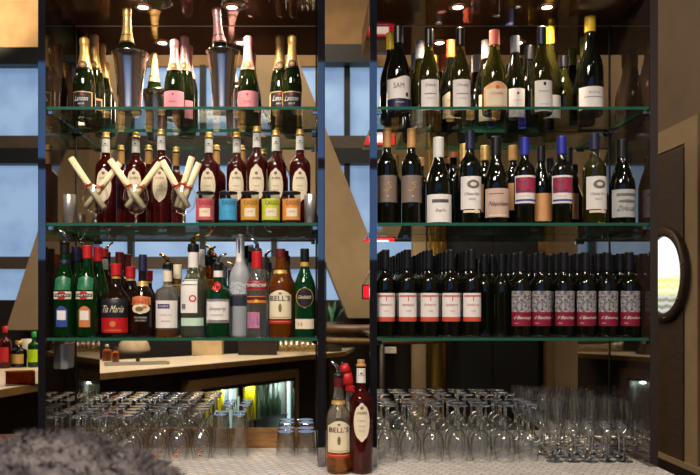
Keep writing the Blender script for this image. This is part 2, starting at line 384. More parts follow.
# right wall with a porthole door
XR = 2.01
struct('wall_right', MB().box((XR,-3.6,0), (XR+.12,7.15,4.6), BROWNW))
trim((XR-.05,6.12,0), (XR,6.45,wz(228,6.3)), pm('ochre_trim', (140,110,66), .5, var=.2))
trim((XR-.03,6.12,wz(228,6.3)), (XR,6.95,wz(215,6.3)), BEIGEC)
def door():
    y0, y1, zt_ = 3.97, 4.80, wz(150,4.05)
    trim((XR-.012,y0-.13,.60), (XR,y0,zt_+.14), BEIGEC); trim((XR-.012,y0,zt_+.02), (XR,y1+.1,zt_+.14), BEIGEC)
    d = struct('door_1', MB().box((XR-.02,y0,0), (XR,y1,zt_), pm('door_brown', (78,60,44), .45, var=.35, vscale=9, stretch=(1,1,6))))
    cyd, czd, r = 4.165, wz(275,4.165), .212
    M = Matrix.Translation((XR-.02,cyd,czd)) @ Matrix.Rotation(-PI/2, 4, 'Y')
    f = MB().lathe([(r,-.002),(r,.022),(r+.012,.03),(r+.045,.028),(r+.052,.018),(r+.052,-.002)], pm('porthole_bronze', (78,62,46), .45, metal=.3, var=.2), 48, M)
    for k in range(8):
        a = 2*PI*k/8+.2
        f.lathe([(0,.034),(.006,.033),(.008,.026)], BRASS, 8, M @ Matrix.Translation(((r+.03)*math.cos(a),(r+.03)*math.sin(a),0)))
    f.build('porthole_frame', d)
    m = bpy.data.materials.new('daylight_pane'); m.use_nodes = True; nt = m.node_tree; b = nt.nodes['Principled BSDF']
    tc = nt.nodes.new('ShaderNodeTexCoord'); sp = nt.nodes.new('ShaderNodeSeparateXYZ'); rp = nt.nodes.new('ShaderNodeValToRGB')
    wv = nt.nodes.new('ShaderNodeTexWave'); wv.bands_direction = 'Z'; wv.inputs['Scale'].default_value = 9; wv.inputs['Distortion'].default_value = 4
    nt.links.new(tc.outputs['Generated'], sp.inputs[0]); nt.links.new(sp.outputs['Z'], rp.inputs['Fac']); nt.links.new(tc.outputs['Object'], wv.inputs['Vector'])
    cr = rp.color_ramp; cr.elements[0].position = 0; cr.elements[0].color = lin((120,124,112)); cr.elements[1].position = 1; cr.elements[1].color = lin((252,252,244))
    e = cr.elements.new(.22); e.color = lin((150,150,120)); e = cr.elements.new(.26); e.color = lin((236,236,170)); e = cr.elements.new(.44); e.color = lin((244,236,120)); e = cr.elements.new(.5); e.color = lin((252,252,244))
    mx = nt.nodes.new('ShaderNodeMixRGB'); mx.blend_type = 'SCREEN'; mx.inputs[0].default_value = .5
    nt.links.new(rp.outputs['Color'], mx.inputs[1]); nt.links.new(wv.outputs['Color'], mx.inputs[2])
    nt.links.new(mx.outputs[0], b.inputs['Emission Color']); b.inputs['Emission Strength'].default_value = 1.1; b.inputs['Base Color'].default_value = (.1,.1,.1,1)
    MB().lathe([(0,.004),(r+.004,.004),(r+.004,-.001),(0,-.001)], m, 48, M).build('porthole_pane', d)
door()
# front room wall behind the camera, tall windows at dusk
fw = MB(); YFR = -3.5
fw.box((-4.9,YFR-.12,0), (2.01,YFR,1.95), DARKW); fw.box((-4.9,YFR-.12,4.25), (2.01,YFR,4.6), WALLB)
struct('wall_front', fw)
for k in range(4):
    x0 = -4.9 + k*1.73; n += 1
    struct(f'window_{n}', MB().box((x0+.06,YFR-.08,1.95), (x0+1.67,YFR-.06,4.25), PANE2))
    trim((x0-.06,YFR-.1,1.95), (x0+.06,YFR+.02,4.25), DRAIL)
trim((-4.9,YFR-.05,3.0), (2.01,YFR+.02,3.12), DRAIL)

# ================================================================== cabinets
def cabinet(xa0, xa1, xb0, xb1, label, left_post):
    """xa: outer left and inner left of the left side; xb: inner right, outer right of the right side"""
    r = empty('shelving_cabinet', (xa0, YF, ZC+HC), label, 'cabinet')
    iv = Matrix.Translation((-xa0, -YF, -(ZC+HC)))
    zt0 = ZC+HT
    def part(name, fn, smooth=False):
        mb = MB(); fn(mb); mb.v = [tuple(iv @ Vector(v)) for v in mb.v]; return mb.build(name, r, smooth)
    z0 = ZC+HC
    if left_post: part('corner_post', lambda m: m.box((xa0,YF,z0), (xa1,YF+.02,zt0+.1), EDGEB))
    else:
        part('side_panel', lambda m: (m.box((xa0,YF+.004,z0), (xa1,YM-.006,zt0), LACQ), m.box((xa0,YF,z0),(xa1,YF+.004,zt0+.1),EDGEB)))
        part('side_panel', lambda m: m.box((xa0,YM+.006,z0), (xa1,YB,zt0), LACQ))
        part('seam_strip', lambda m: m.box((xa0,YM-.006,z0), (xa1+.002,YM+.006,zt0), BLACKM))
    if not left_post: pass
    part('side_panel', lambda m: (m.box((xb0,YF+.004,z0), (xb1,YM-.006,zt0), LACQ), m.box((xb0,YF,z0),(xb1,YF+.004,zt0+.1),EDGEB)))
    part('side_panel', lambda m: m.box((xb0,YM+.006,z0), (xb1,YB,zt0), LACQ))  # far panels and top repeat the near half as its mirror image
    part('seam_strip', lambda m: m.box((xb0-.002,YM-.006,z0), (xb1,YM+.006,zt0), BLACKM))
    part('top_panel', lambda m: m.box((xa1,YF,zt0), (xb0,YM-.004,zt0+.1), LACQT))
    part('top_panel', lambda m: m.box((xa1,YM+.004,zt0), (xb0,YB,zt0+.1), LACQT))
    part('ceiling_joint', lambda m: m.box((xa1,YM-.004,zt0-.001), (xb0,YM+.004,zt0+.1), STEEL))
    return r
XL0, XL1, XM0, XM1, XM2, XM3, XR0, XR1 = wx(38,YF), wx(45.5,YF), wx(318,YF), wx(325,YF), wx(370,YF), wx(377,YF), wx(650,YF), wx(658,YF)
cabinet(XL0, XL1, XM0, XM1, 'tall black lacquered drinks cabinet holding champagne and spirits', False)
cabinet(XM2, XM3, XR0, XR1, 'tall black lacquered wine cabinet beside the porthole door', True)
tag(MB().box((XM1+.0005,YF-.002,ZC+HC+.002), (XM1+.005,YF+.006,ZC+.14), BRASS).build('metal_edge_strip', None, False), 'thin brass strip up the edge of the spirits cabinet', 'trim strip')
SN = {H1:'top', H2:'middle', H3:'lowest'}
for xa, xb, side in ((XL1, XM0, 'spirits'), (XM3, XR0, 'wine')):
    for hs in (H1, H2, H3):
        for ya, yb, q in ((YF+.003, YM-.007, 'near'), (YM+.007, YB-.003, 'far')):  # far shelf is the mirror image of the near one, built solid
            a, b = xa+.002, xb-.002; z1 = ZC+hs; z0 = z1-.010
            mb = MB(); vs = [(a,ya,z0),(b,ya,z0),(b,yb,z0),(a,yb,z0),(a,ya,z1),(b,ya,z1),(b,yb,z1),(a,yb,z1)]
            mb.add(vs, [(0,3,2,1),(4,5,6,7)], SHELFG); mb.add(vs, [(0,1,5,4),(1,2,6,5),(2,3,7,6),(3,0,4,7)], EDGEG)
            s = mb.build('glass_shelf', None, False)
            tag(s, f'{SN[hs]} glass shelf, {q} half, in the {side} cabinet', 'shelf', 'glass shelves')
            for bx, sx in ((a, 1), (b, -1)):
                for by in (ya+.02, yb-.02):
                    if side == 'wine' and sx == 1 and by > ya+.03: continue
                    t_ = MB(); t_.box((min(bx, bx+sx*.016), by-.008, z0-.012), (max(bx, bx+sx*.016), by+.008, z0-.0005), CHROME)
                    t_.build('shelf_bracket', s, False)
# downlights
pm('lamp_glow', (255,226,190), .5, emit=20)
for px, yy in ((143,2.756),(232,2.756),(458,2.756),(547,2.756),(143,3.134),(232,3.134),(458,3.134),(547,3.134)):
    x = wx(px, 2.756); far = yy > 3  # far row stands for the mirrored lamps, yet casts its own light
    o = empty('downlight', (x, yy, ZC+HT), {143:'first',232:'second',458:'third',547:'fourth'}[px] + f' round ceiling downlight from the left side, {"far" if far else "near"} row', 'ceiling light', 'recessed cabinet downlights')
    MB().lathe([(.018,-.002),(.021,-.004),(.031,-.003),(.033,-.0002)], pm('copper_ring', (200,140,110), .25, metal=.9, var=.1), 24).build('bezel', o)
    MB().lathe([(0,-.0015),(.019,-.0015),(.019,-.0005),(0,-.0005)], MATS['lamp_glow'], 20).build('bulb', o)
    L = bpy.data.lights.new('downlight_beam', 'SPOT'); L.energy = 24 if not far else 24; L.spot_size = 2.3; L.spot_blend = .8; L.shadow_soft_size = .025; L.color = (1,.82,.62)
    lo = bpy.data.objects.new('downlight_beam', L); COL.objects.link(lo); lo.location = (0,0,-.008); lo.parent = o

# front counter
cm = bpy.data.materials.new('white_ribbed_tile'); cm.use_nodes = True; nt = cm.node_tree; b = nt.nodes['Principled BSDF']
tc = nt.nodes.new('ShaderNodeTexCoord'); br = nt.nodes.new('ShaderNodeTexBrick'); mp = nt.nodes.new('ShaderNodeMapping')
mp.inputs['Rotation'].default_value = (0,0,.5); br.inputs['Scale'].default_value = 11; br.inputs['Color1'].default_value = lin((232,226,220)); br.inputs['Color2'].default_value = lin((206,198,190)); br.inputs['Mortar'].default_value = lin((160,152,146)); br.inputs['Mortar Size'].default_value = .03
nt.links.new(tc.outputs['Object'], mp.inputs[0]); nt.links.new(mp.outputs[0], br.inputs[0]); nt.links.new(br.outputs[0], b.inputs['Base Color']); b.inputs['Roughness'].default_value = .35
ctr = empty('bar_counter', (0, 2.8, 0), 'long white tiled bar counter under both cabinets', 'counter')
MB().box((XL0,-.55,ZC+HC-.04), (XR1,.145,ZC+HC-.0008), cm).build('countertop', ctr, False)
MB().box((XL0,.152,ZC+HC-.04), (XR1,.55,ZC+HC-.0008), cm).build('countertop', ctr, False)
MB().box((XL0+.01,-.50,0), (XR1-.01,.50,ZC+HC-.041), DARKW).build('counter_body', ctr, False)
tag(MB().box((XL1+.02,YM-.006,ZC+HC), (XM0-.01,YM+.006,ZC+HC+.077), WOOD).build('backsplash_board', None, False), 'low oak board standing across the counter behind the glasses', 'board')
struct('baseboard_right', MB().box((XR-.03,3.4,.585), (XR-.001,4.8,.615), BEIGEC))
struct('trim_90', MB().box((XR-.028,3.4,0), (XR-.013,4.8,.585), DARKW))

# ================================================================== bottles in the cabinets
CB = 'champagne bottles on the top shelf'
def champ(px, top, Y, w, foil, desc, lab):
    gold = foil is GOLDF
    labs = []
    if lab == 'black': labs = [dict(y=(91,107.5), w=19, mat=GOLDI, marks=[('rect',-8.6,8.6,92,106.6,BLKL),('text','~Lanson',0,98,13,5,WHITE),('text','BRUT',0,103.5,6,1.6,WHITE),('oval',0,94,1.2,1.2,RED)])]
    if lab == 'pink': labs = [dict(y=(90.5,108), w=19.5, mat=PINKL, marks=[('text','~Lanson',0,101,8,2,RED),('oval',0,94,1,1,RED)])]
    if lab == 'peach': labs = [dict(y=(98,110), w=18, mat=PEACH, marks=[('rect',-8,8,100,109,BLKL)])]
    if lab == 'salmon': labs = [dict(y=(100,118), w=18, mat=PINKL)]
    b = bottle('champagne_bottle', px, top, Y, w, H1, 'champagne', G_CHAMP, desc, 'bottle', CB, cap=(.60, foil, 1.04), labels=labs)
    H = (CY-top)/F*Y-H1; R = w/2/F*Y
    mb = MB(); mb.lathe([(R*.37,H*.915),(R*.43,H*.918),(R*.43,H*.925),(R*.37,H*.93)], foil, 20)
    mb.lathe([(R*.38,H*.985),(R*.42,H*.97),(R*.42,H*.955),(R*.37,H*.95)], foil, 20); mb.build('wire_cage', b)
    mb = MB(); patch(mb, 'champagne', H, R, -R*.55, R*.55, H*.60, H*.63, BLKL if gold else CREAM, .0035, 'rect', 10, 2)
    patch(mb, 'champagne', H, R, -R*.36, R*.36, H*.60, H*.70, BLKL if gold else GOLDI, .004, 'oval'); patch(mb, 'champagne', H, R, -R*.27, R*.27, H*.612, H*.688, TANC if gold else COPPER, .005, 'oval'); patch(mb, 'champagne', H, R, -R*.12, R*.12, H*.635, H*.665, CREAM, .0056, 'oval')
    for k in range(6): wrap_text(mb, 'champagne', H, R, 'LANSON'[k], 0, H*(.885-.026*k), R*.16, H*.018, GREYI, .003); mb.build('medallion', b)
    return b
champ(84.5,38,2.80,22,GOLDF,'gold-foiled champagne bottle with black script label, first on the top spirits shelf','black')
champ(94.5,35,2.895,20,GOLDF,'gold-foiled champagne bottle squeezed between a black-labelled one and the tall bucket','peach')
champ(174.5,40,2.80,20.5,PINKF,'pink-foiled champagne bottle with pink label, near of the pair between buckets','pink')
champ(184.5,36.5,2.895,20,PINKF,'pink-foiled champagne bottle half hidden behind its twin between the buckets','salmon')
champ(248,36.5,2.85,21,PINKF,'pink-foiled champagne bottle with pink label, alone beside the second bucket','pink')
champ(280,36,2.895,20,GOLDF,'gold-foiled champagne bottle with black label, second from the post','black')
champ(292,36,2.80,20,GOLDF,'gold-foiled champagne bottle with black label, nearest the centre post','black')
def bucket(px, rimy, rw, bw_, Y, desc, bdesc, foil, topx, topy, lean):
    x = wx(px, Y); Hb = (CY-rimy)/F*Y - H1; R = rw/2/F*Y; r = bw_/2/F*Y
    o = empty('ice_bucket', (x, Y, ZC+H1), desc, 'bucket', 'flared metal champagne buckets')
    mb = MB(); prof = [(0,0),(r*.97,0),(r,.003)] + [(r+(R-r)*(k/10)**2.2, Hb*k/10) for k in range(1,11)]
    prof += [(R+.002,Hb+.001),(R-.001,Hb+.002)] + [(r+(R-r)*(k/10)**2.2-.003, Hb*k/10) for k in range(9,0,-1)] + [(0,.01)]
    mb.lathe(prof, BUCKET, 48); mb.build('bucket_body', o)
    MB().lathe([(R-.001,Hb),(R+.003,Hb+.001),(R+.003,Hb+.005),(R-.002,Hb+.005),(R-.002,Hb)], CHROME, 48).build('rim', o)
    bt = bottle('champagne_bottle', px - 3 if not lean else px+1, topy, Y, 20, H1, 'champagne', G_CHAMP, bdesc, 'bottle', CB, cap=(.60, foil, 1.04), baseh=.056, lean=lean)
    Hh = (CY-topy)/F*Y-H1-.056; Rr = 10/F*Y
    mb = MB(); mb.lathe([(Rr*.37,Hh*.905),(Rr*.44,Hh*.91),(Rr*.44,Hh*.92),(Rr*.37,Hh*.93)], foil, 20); mb.lathe([(Rr*.37,Hh*.985),(Rr*.42,Hh*.97),(Rr*.37,Hh*.95)], foil, 20); mb.build('wire_cage', bt)
    mb = MB()
    for k, ch in enumerate('LANSON'): wrap_text(mb, 'champagne', Hh, Rr, ch, 0, Hh*(.86-.032*k), Rr*.22, Hh*.022, GREYI, .003)
    mb.build('foil_lettering', bt)
    mb = MB()
    for a, bb in ((.605,.615),(.68,.69)): mb.lathe([(rad('champagne',Hh*a,Hh,Rr)*1.04+.002,Hh*a),(rad('champagne',Hh*bb,Hh,Rr)*1.04+.002,Hh*bb)], BLKL, 20)
    patch(mb, 'champagne', Hh, Rr, -Rr*.3, Rr*.3, Hh*.61, Hh*.685, GOLDI if foil is GOLDF else PINKF, .003, 'oval'); mb.build('neck_seal', bt)
    BOTTLES.append((o, True, desc)); return o
bucket(130,55,35.5,23,2.70,'flared silver champagne bucket holding the gold-foiled bottle','tall gold-foiled champagne bottle standing in the silver bucket',GOLDF,127,8,0)
bucket(223,53,32.5,21,2.70,'flared silver champagne bucket holding the pink-foiled bottle','tall pink-foiled champagne bottle leaning in the silver bucket',PINKF,215,8,-5)

# red cognac style bottles
for i, (px, top, Y) in enumerate([(106,133,2.83),(136,133,2.83),(161.5,130,2.785),(209,133,2.83),(237,133,2.83),(257,127,2.74),(276,131,2.80),(300,130,2.785)]):
    oval = dict(y=(168 if top > 129 else 164, 202), w=14.5, mat=CREAM, shape='oval', marks=[('text','AVEN',0,178,8,2.2,INK),('oval',0,173,1.6,1.6,GREYI),('text','cognac',0,186,6,1.1,GREYI),('text','fine',0,190,5,1,GREYI)])
    bottle('cognac_bottle', px, top, Y, 21, H2, 'tallcog', G_ROSE, ['first','second','third','fourth','fifth','sixth','seventh','eighth'][i]+' red bottle with cream oval label, counting from the outer panel', 'bottle', 'red bottles with oval labels', cap=(.945, GOLDF, 1.0), neck=(.79,.935,WHITE,'AVEN'), labels=[oval])

# spirits on the lowest shelf
def mart(px, top, w, capm, foot, desc):
    labs = [dict(name='brand_label', y=(291.5,299), w=17, x=-1, mat=CREAM, marks=[('oval',0,295.3,4.6,4.4,RED,.0008),('rect',-8,8,293.6,297,INK),('text','MARTINI',0,295.3,14,2.2,WHITE)]),
            dict(name='label', y=(306,327), w=11, x=0, mat=foot, shape='arch', marks=[('rect',-4.2,4.2,310.5,320,WHITE),('rect',-5,5,321,324,foot)]),
            dict(name='embossed_label', y=(276,290), w=15, mat=TURQ, shape='arch')]
    return bottle('vermouth_bottle', px, top, 2.66, w, H3, 'vermouth', G_GREEN, desc, 'bottle', 'green vermouth bottles', cap=(.86, capm, 1.02, 1), labels=labs)
b = bottle('vermouth_bottle', 67, 244, 2.66, 22.5, H3, 'vermouth', G_GREEN, 'green vermouth bottle with black spout, beside the outer panel', 'bottle', 'green vermouth bottles', cap=(.90, BLK, 1.06, 1), pourer=dict(h=.04,dir=-1),
    neck=(.79,.83,NAVY), labels=[dict(name='brand_label', y=(291.5,299), w=17, mat=CREAM, marks=[('oval',0,295.3,4.6,4.4,RED,.0008),('rect',-8,8,293.6,297,INK),('text','MARTINI',0,295.3,14,2.2,WHITE)]),
    dict(y=(306,327), w=11, mat=BLUEB, shape='arch', marks=[('rect',-4.2,4.2,310.5,320,WHITE)]), dict(name='embossed_label', y=(276,290), w=15, mat=TURQ, shape='arch')])
mart(92, 246, 22.5, RED, COPPER, 'green vermouth bottle with red cap and red-footed label in the near row')
bottle('vermouth_bottle', 76, 247, 2.75, 21, H3, 'vermouth', G_GREEN, 'green vermouth bottle with dark cap behind the black spout bottle', 'bottle', 'green vermouth bottles', cap=(.84, NAVY, 1.05, 1))
bottle('vermouth_bottle', 83, 249, 2.83, 21, H3, 'vermouth', G_GREEN, 'dark-capped green bottle third row back near the outer panel', 'bottle', 'green vermouth bottles', cap=(.84, BLK, 1.05, 1))
bottle('vermouth_bottle', 99, 247.5, 2.75, 21, H3, 'vermouth', G_GREEN, 'red-capped green bottle behind the red-footed vermouth', 'bottle', 'green vermouth bottles', cap=(.84, RED, 1.05, 1))
bottle('liqueur_bottle', 107, 249, 2.83, 20, H3, 'spirit', G_BROWN, 'dark bottle with red and white neck behind the squat liqueur', 'bottle', 'rear spirits on the lowest shelf', cap=(.90, RED, 1.05, 1), neck=(.76,.88,WHITE))
bottle('liqueur_bottle', 116, 252, 2.86, 20, H3, 'spirit', G_BROWN, 'dark red-black capped bottle rising behind the squat liqueur', 'bottle', 'rear spirits on the lowest shelf', cap=(.80, DRED, 1.1, 1))
bottle('liqueur_bottle', 113.5, 264, 2.67, 30, H3, 'squat', G_BROWN, 'squat dark coffee liqueur bottle with red cap and gold script', 'bottle', 'coffee liqueur bottles', cap=(.84, RED, 1.25, 1), collar=(.80,.83,GOLDI),
    labels=[dict(y=(318,333), w=26, mat=RED, marks=[('oval',0,324,3,3,COPPER),('rect',-8,8,330,331,COPPER)]), dict(name='script_label', y=(299,318), w=27, mat=BLKL, marks=[('text','~Tia Maria',0,309,22,7,CREAM)])])
bottle('liqueur_bottle', 130, 267, 2.78, 28, H3, 'squat', G_BROWN, 'second squat liqueur bottle with red cap, behind the gold-script one', 'bottle', 'coffee liqueur bottles', cap=(.84, RED, 1.25, 1), collar=(.80,.83,GOLDI))
bottle('cream_liqueur_bottle', 145, 255, 2.67, 23, H3, 'cream', G_BROWN, 'dark brown cream liqueur bottle with long neck and red arched lettering', 'bottle', cap=(.80, NAVY, 1.03),
    neck=(.62,.68,GOLDI), labels=[dict(y=(296,305), w=18, x=0, mat=COPPER, shape='arch', marks=[('text','BAILEYS',0,300.5,16,5,RED,1.2)]), dict(name='scene_label', y=(303,314), w=17, mat=CREAM, shape='oval', marks=[('oval',-1,309,4,2.6,OLIVE),('oval',4,307,2,1.6,COPPER)]), dict(name='foot_label', y=(316,322), w=13, mat=BLKL, marks=[('text','THE ORIGINAL',0,317.5,12,1.4,CREAM),('text','IRISH CREAM',0,320.5,9,1.2,CREAM)])])
bottle('gin_bottle', 169, 266, 2.67, 24, H3, 'spirit', filled('nearly_empty_gin_glass', (214,150,90), (236,240,236), .028), 'clear bottle with purple-banded white label and metal spout', 'bottle', 'clear spirit bottles', cap=(.955, BLK, 1.15, 1), pourer=dict(h=.03,mat=BRASS,dir=-1), neck=(.78,.93,CREAM),
    labels=[dict(y=(300.5,328), w=21, mat=WHITE, marks=[('rect',-8,4,304,308.5,PURP),('text','GIN',-2,306.2,9,1.6,WHITE),('text','London Dry',0,315,12,1.6,GREYI),('text','distilled',0,321,8,1.2,GREYI)])])
bottle('whisky_bottle', 179, 265, 2.76, 22, H3, 'spirit', G_PALEAMB, 'pale bottle with cream capsule behind the purple-banded bottle', 'bottle', 'rear spirits on the lowest shelf', cap=(.80, CREAM, 1.08, 1))
bottle('rum_bottle', 193, 247, 2.67, 26, H3, 'rum', G_LGREEN, 'pale green-tinted rum bottle with spout and small red round emblem', 'bottle', 'clear spirit bottles', cap=(.95, BLK, 1.2, 1), pourer=dict(h=.035,mat=BRASS,dir=1), neck=(.77,.94,WHITE),
    labels=[dict(y=(279,313), w=17, x=-3, mat=WHITE, marks=[('oval',4,298.5,3.6,3.6,RED),('oval',4,298.5,2.2,2.2,WHITE,.0018),('rect',-7,-3,304,309,GREYI)]), dict(name='foot_label', y=(318,326), w=22, mat=pm('mint_label', (186,214,190), .6, var=.1))])
bottle('whisky_bottle', 200, 250, 2.77, 22, H3, 'rum', G_PALEAMB, 'bottle with white banded capsule behind the pale rum', 'bottle', 'rear spirits on the lowest shelf', cap=(.80, WHITE, 1.08, 1))
bottle('whisky_bottle', 209, 258, 2.85, 21, H3, 'spirit', G_AMBER, 'amber bottle with brass spout in the rear, behind the green gin', 'bottle', 'rear spirits on the lowest shelf', cap=(.9, BLK, 1.1, 1), pourer=dict(h=.03,mat=BRASS))
bottle('gin_bottle', 215, 266, 2.67, 25, H3, 'spirit', G_TEAL, 'green gin bottle with red wax seal and silver-edged white label', 'bottle', 'green gin', cap=(.94, BLK, 1.12, 1), pourer=dict(h=.03), neck=(.84,.93,WHITE),
    labels=[dict(y=(299,323), w=23, mat=STEEL, marks=[('rect',-10.4,10.4,301.5,320,WHITE),('text','~Tanqueray',0,309,17,4.4,GREYI),('text','LONDON DRY GIN',0,315,12,1.3,GREYI)]), dict(name='wax_seal', y=(281.5,291.5), w=8.5, x=-1, mat=RED, shape='oval', marks=[('oval',0,286.5,2,2,DRED)])])
bottle('gin_bottle', 222, 266, 2.78, 22, H3, 'spirit', G_TEAL, 'grey-capped bottle rising just behind the green gin', 'bottle', 'rear spirits on the lowest shelf', cap=(.82, GRYC, 1.08, 1))
bottle('vodka_bottle', 240, 234, 2.68, 22.5, H3, 'goose', G_FROST, 'tall frosted vodka bottle with blue strip up the neck', 'bottle', 'clear spirit bottles',
    labels=[dict(name='neck_strip', y=(237,261), w=5, x=-1, mat=WHITE, marks=[('rect',-.5,1.2,238,252,BLUEB)]), dict(name='frosted_scene', y=(282,296), w=19, mat=pm('etched_scene', (196,200,204), .5, var=.6, vscale=200, rgb2=(120,124,130))), dict(name='label', y=(294,306), w=19, mat=pm('slate_label', (66,70,86), .3, trans=.4, var=.2, vscale=60))])
bottle('vodka_bottle', 247.5, 246, 2.80, 21, H3, 'spirit', G_FROST, 'dark-capped bottle close behind the frosted vodka', 'bottle', 'rear spirits on the lowest shelf', cap=(.86, BLK, 1.1, 1))
bottle('vodka_bottle', 260, 252, 2.67, 22, H3, 'bell', G_CLEAR, 'clear vodka bottle with red neck, red banner label and spout', 'bottle', 'clear spirit bottles', cap=(.80, RED, 1.1, 1), pourer=dict(h=.035,dir=-1,collar=BLK),
    labels=[dict(name='brand_label', y=(281,290), w=21, mat=RED, marks=[('rect',-10,10,282.5,288.5,DRED),('text','SMIRNOFF',0,285.5,18,3.6,WHITE)]), dict(name='crest_label', y=(296,303), w=18, mat=COPPER, marks=[('rect',-9,9,297,300,DRED),('oval',0,301,2,1.6,YEL)]), dict(name='label', y=(312,328), w=12, x=-3, mat=pm('red_blue_print', (210,120,110), .5, var=.7, vscale=160, rgb2=(70,90,170)))])
bottle('vodka_bottle', 268, 258, 2.79, 21, H3, 'bell', G_CLEAR, 'clear bottle with dark collar behind the red-necked vodka', 'bottle', 'rear spirits on the lowest shelf', cap=(.86, GRYC, 1.1, 1))
def bells(px, top, Y, w, hs, ys, desc, po=None, gl=None):
    k = (Y)/2.67
    return bottle('whisky_bottle', px, top, Y, w, hs, 'bell', gl or G_AMBER, desc, 'bottle', 'blended whisky bottles', cap=(.90, DRED, 1.05, 1), pourer=po, neck=(.72,.76,GOLDI),
      labels=[dict(y=ys, w=w-2.5, mat=CREAM, shape='arch', marks=[('text',"BELL'S",0,ys[0]+(ys[1]-ys[0])*.28,w-5,5,INK),('oval',0,ys[0]+(ys[1]-ys[0])*.62,1.6,4.5,OLIVE),('oval',0,ys[0]+(ys[1]-ys[0])*.12,1.6,1.2,GREYI),('rect',-w/2+3,w/2-3,ys[0]+(ys[1]-ys[0])*.93,ys[0]+(ys[1]-ys[0])*.96,GOLDI)]),
              dict(name='foot_label', y=(ys[1]+1.5,ys[1]+5), w=w-2.5, mat=RED, marks=[('rect',-w/2+2,w/2-2,ys[1]+2.2,ys[1]+3,GOLDI)])])
bells(283, 249, 2.67, 24, H3, (290,319), 'amber blended whisky bottle with big cream label, on the lowest shelf')
bottle('whisky_bottle', 276, 251, 2.79, 22, H3, 'bell', G_AMBER, 'second amber bottle with dark red cap behind the shelf blended whisky', 'bottle', 'rear spirits on the lowest shelf', cap=(.88, DRED, 1.05, 1))
bottle('malt_whisky_bottle', 307, 249, 2.67, 22.5, H3, 'triangle', G_TEAL, 'dark green malt whisky bottle with black cap, nearest the centre post', 'bottle', cap=(.86, BLK, 1.06, 1), neck=(.80,.85,GOLDI),
    labels=[dict(name='emblem', y=(287,308), w=17, x=0, mat=GOLDI, shape='oval', marks=[('oval',0,297.5,7.6,9.6,BLKL),('text','~Glenfiddich',0,297,13,3.4,CREAM)]), dict(y=(319,329), w=18, mat=CREAM, marks=[('text','12',-4,324,4,2.4,GREYI)])])

# wine bottles on the top shelf
def wine(px, top, Y, w, hs, prof, glass, cap, capf, labs, desc, group, **k):
    return bottle('wine_bottle', px, top, Y, w, hs, prof, glass, desc, 'bottle', group, cap=(capf, cap, 1.05, 1) if cap else None, labels=labs, **k)
G1 = 'white wines on the top shelf'
wl = lambda y0, y1, w, mat=WHITE, marks=(), shape='rect', x=0: dict(y=(y0,y1), w=w, mat=mat, marks=marks, shape=shape, x=x)
wine(398.5,27,2.72,23.5,H1,'burgundy',G_DARK,BLK,.80,[wl(75,98,23,WHITE,[('text','SAM',-1,85,10,5,GREYI),('oval',7,94,1.4,2.4,DRED)],'wave'),wl(98,112,22.5,NAVY,[('text','SAUVIGNON',0,102,8,1.4,WHITE)])],'dark wine bottle with wavy white label over navy, beside the left post',G1)
wine(391,33.5,2.86,22,H1,'burgundy',G_DARK,YEL,.81,[],'dark wine bottle with yellow cap behind the wavy-labelled bottle',G1)
wine(420,42,2.88,21,H1,'burgundy',G_OLIVE,WHC,.79,[],'olive wine bottle with white cap, rear row between two dark caps',G1)
wl1 = lambda y0=79: [wl(y0,110,17,WHITE,[('text','~Cloudy',0,y0+6,11,3,GREYI),('rect',-5.5,5.5,y0+14,y0+14.8,GREYI),('text','Sauvignon',0,y0+19,7,1.4,GREYI)])]
wine(429,30,2.72,20.5,H1,'burgundy',G_OLIVE,BLK,.82,wl1(),'olive wine bottle with black cap and square white label, second in the near row',G1)
wine(450.5,41,2.86,21,H1,'burgundy',G_DARK,ORG,.79,[wl(91,118,18,CREAM,[('text','Bianco',0,100,9,2,COPPER)],'arch')],'dark wine bottle with bright orange cap in the rear row',G1)
wine(460.5,29,2.72,20.5,H1,'burgundy',G_OLIVE,BLK,.80,wl1(),'olive wine bottle with black cap just right of the orange cap',G1)
wine(486,41,2.86,21,H1,'burgundy',G_DARK,WHC,.78,[wl(94,122,17,CREAM,[('text','Blanc',0,102,9,2,INK)])],'dark wine bottle with printed white cap in the rear row',G1)
wine(494.5,31,2.72,24.5,H1,'burgundy',G_OLIVE,COR,.82,[wl(81,109,23,PEACH,[('rect',-10,10,88,105,CREAM),('oval',0,87,2,2,COR),('text','~Chablis',0,93,12,2.4,COR)],'arch')],'wine bottle with coral cap and peach arched label',G1)
wine(515,37,2.80,20,H1,'hock',G_DARK,GRYC,.80,[wl(88,119,15.5,WHITE,[('rect',-.8,1.4,92,94,DRED),('text','Gavi',0,100,8,2,GOLDI)])],'wine bottle with grey cap and narrow white label beside the coral cap',G1)
wine(530,46,2.87,19,H1,'hock',G_DARK,BLK,.82,[],'slim dark wine bottle in the rear row between two white labels',G1)
wine(541.5,28,2.73,21,H1,'burgundy',G_OLIVE,NAVY,.80,[wl(80,111,17,WHITE,[('rect',-1.2,1.2,82,85,INK),('text','PINOT',0,91,10,1.6,GREYI),('text','Grigio',0,104,8,1.4,BLUEB)])],'wine bottle with navy cap and tall white label stamped black',G1)
wine(549,28,2.84,21,H1,'burgundy',G_OLIVE,YEL,.82,[wl(95,118,17,WHITE)],'wine bottle with bright yellow cap behind the navy-capped bottle',G1)
wine(565.5,57,2.88,20,H1,'burgundy',G_OLIVE,BLK,.84,[],'short dark olive wine bottle in the rear row with no label',G1)
wine(583,38,2.88,20,H1,'burgundy',G_DARK,GRNC,.80,[],'dark wine bottle with green-gold cap behind the tallest yellow cap',G1)
wine(590,17,2.74,25.5,H1,'burgundy',G_DARK,YEL,.84,[wl(86,109,24.5,WHITE,[('rect',-9,9,96,96.7,GREYI),('text','Riesling',0,92,10,2,GREYI)],'dip')],'tallest dark wine bottle with yellow cap and wide white label',G1)
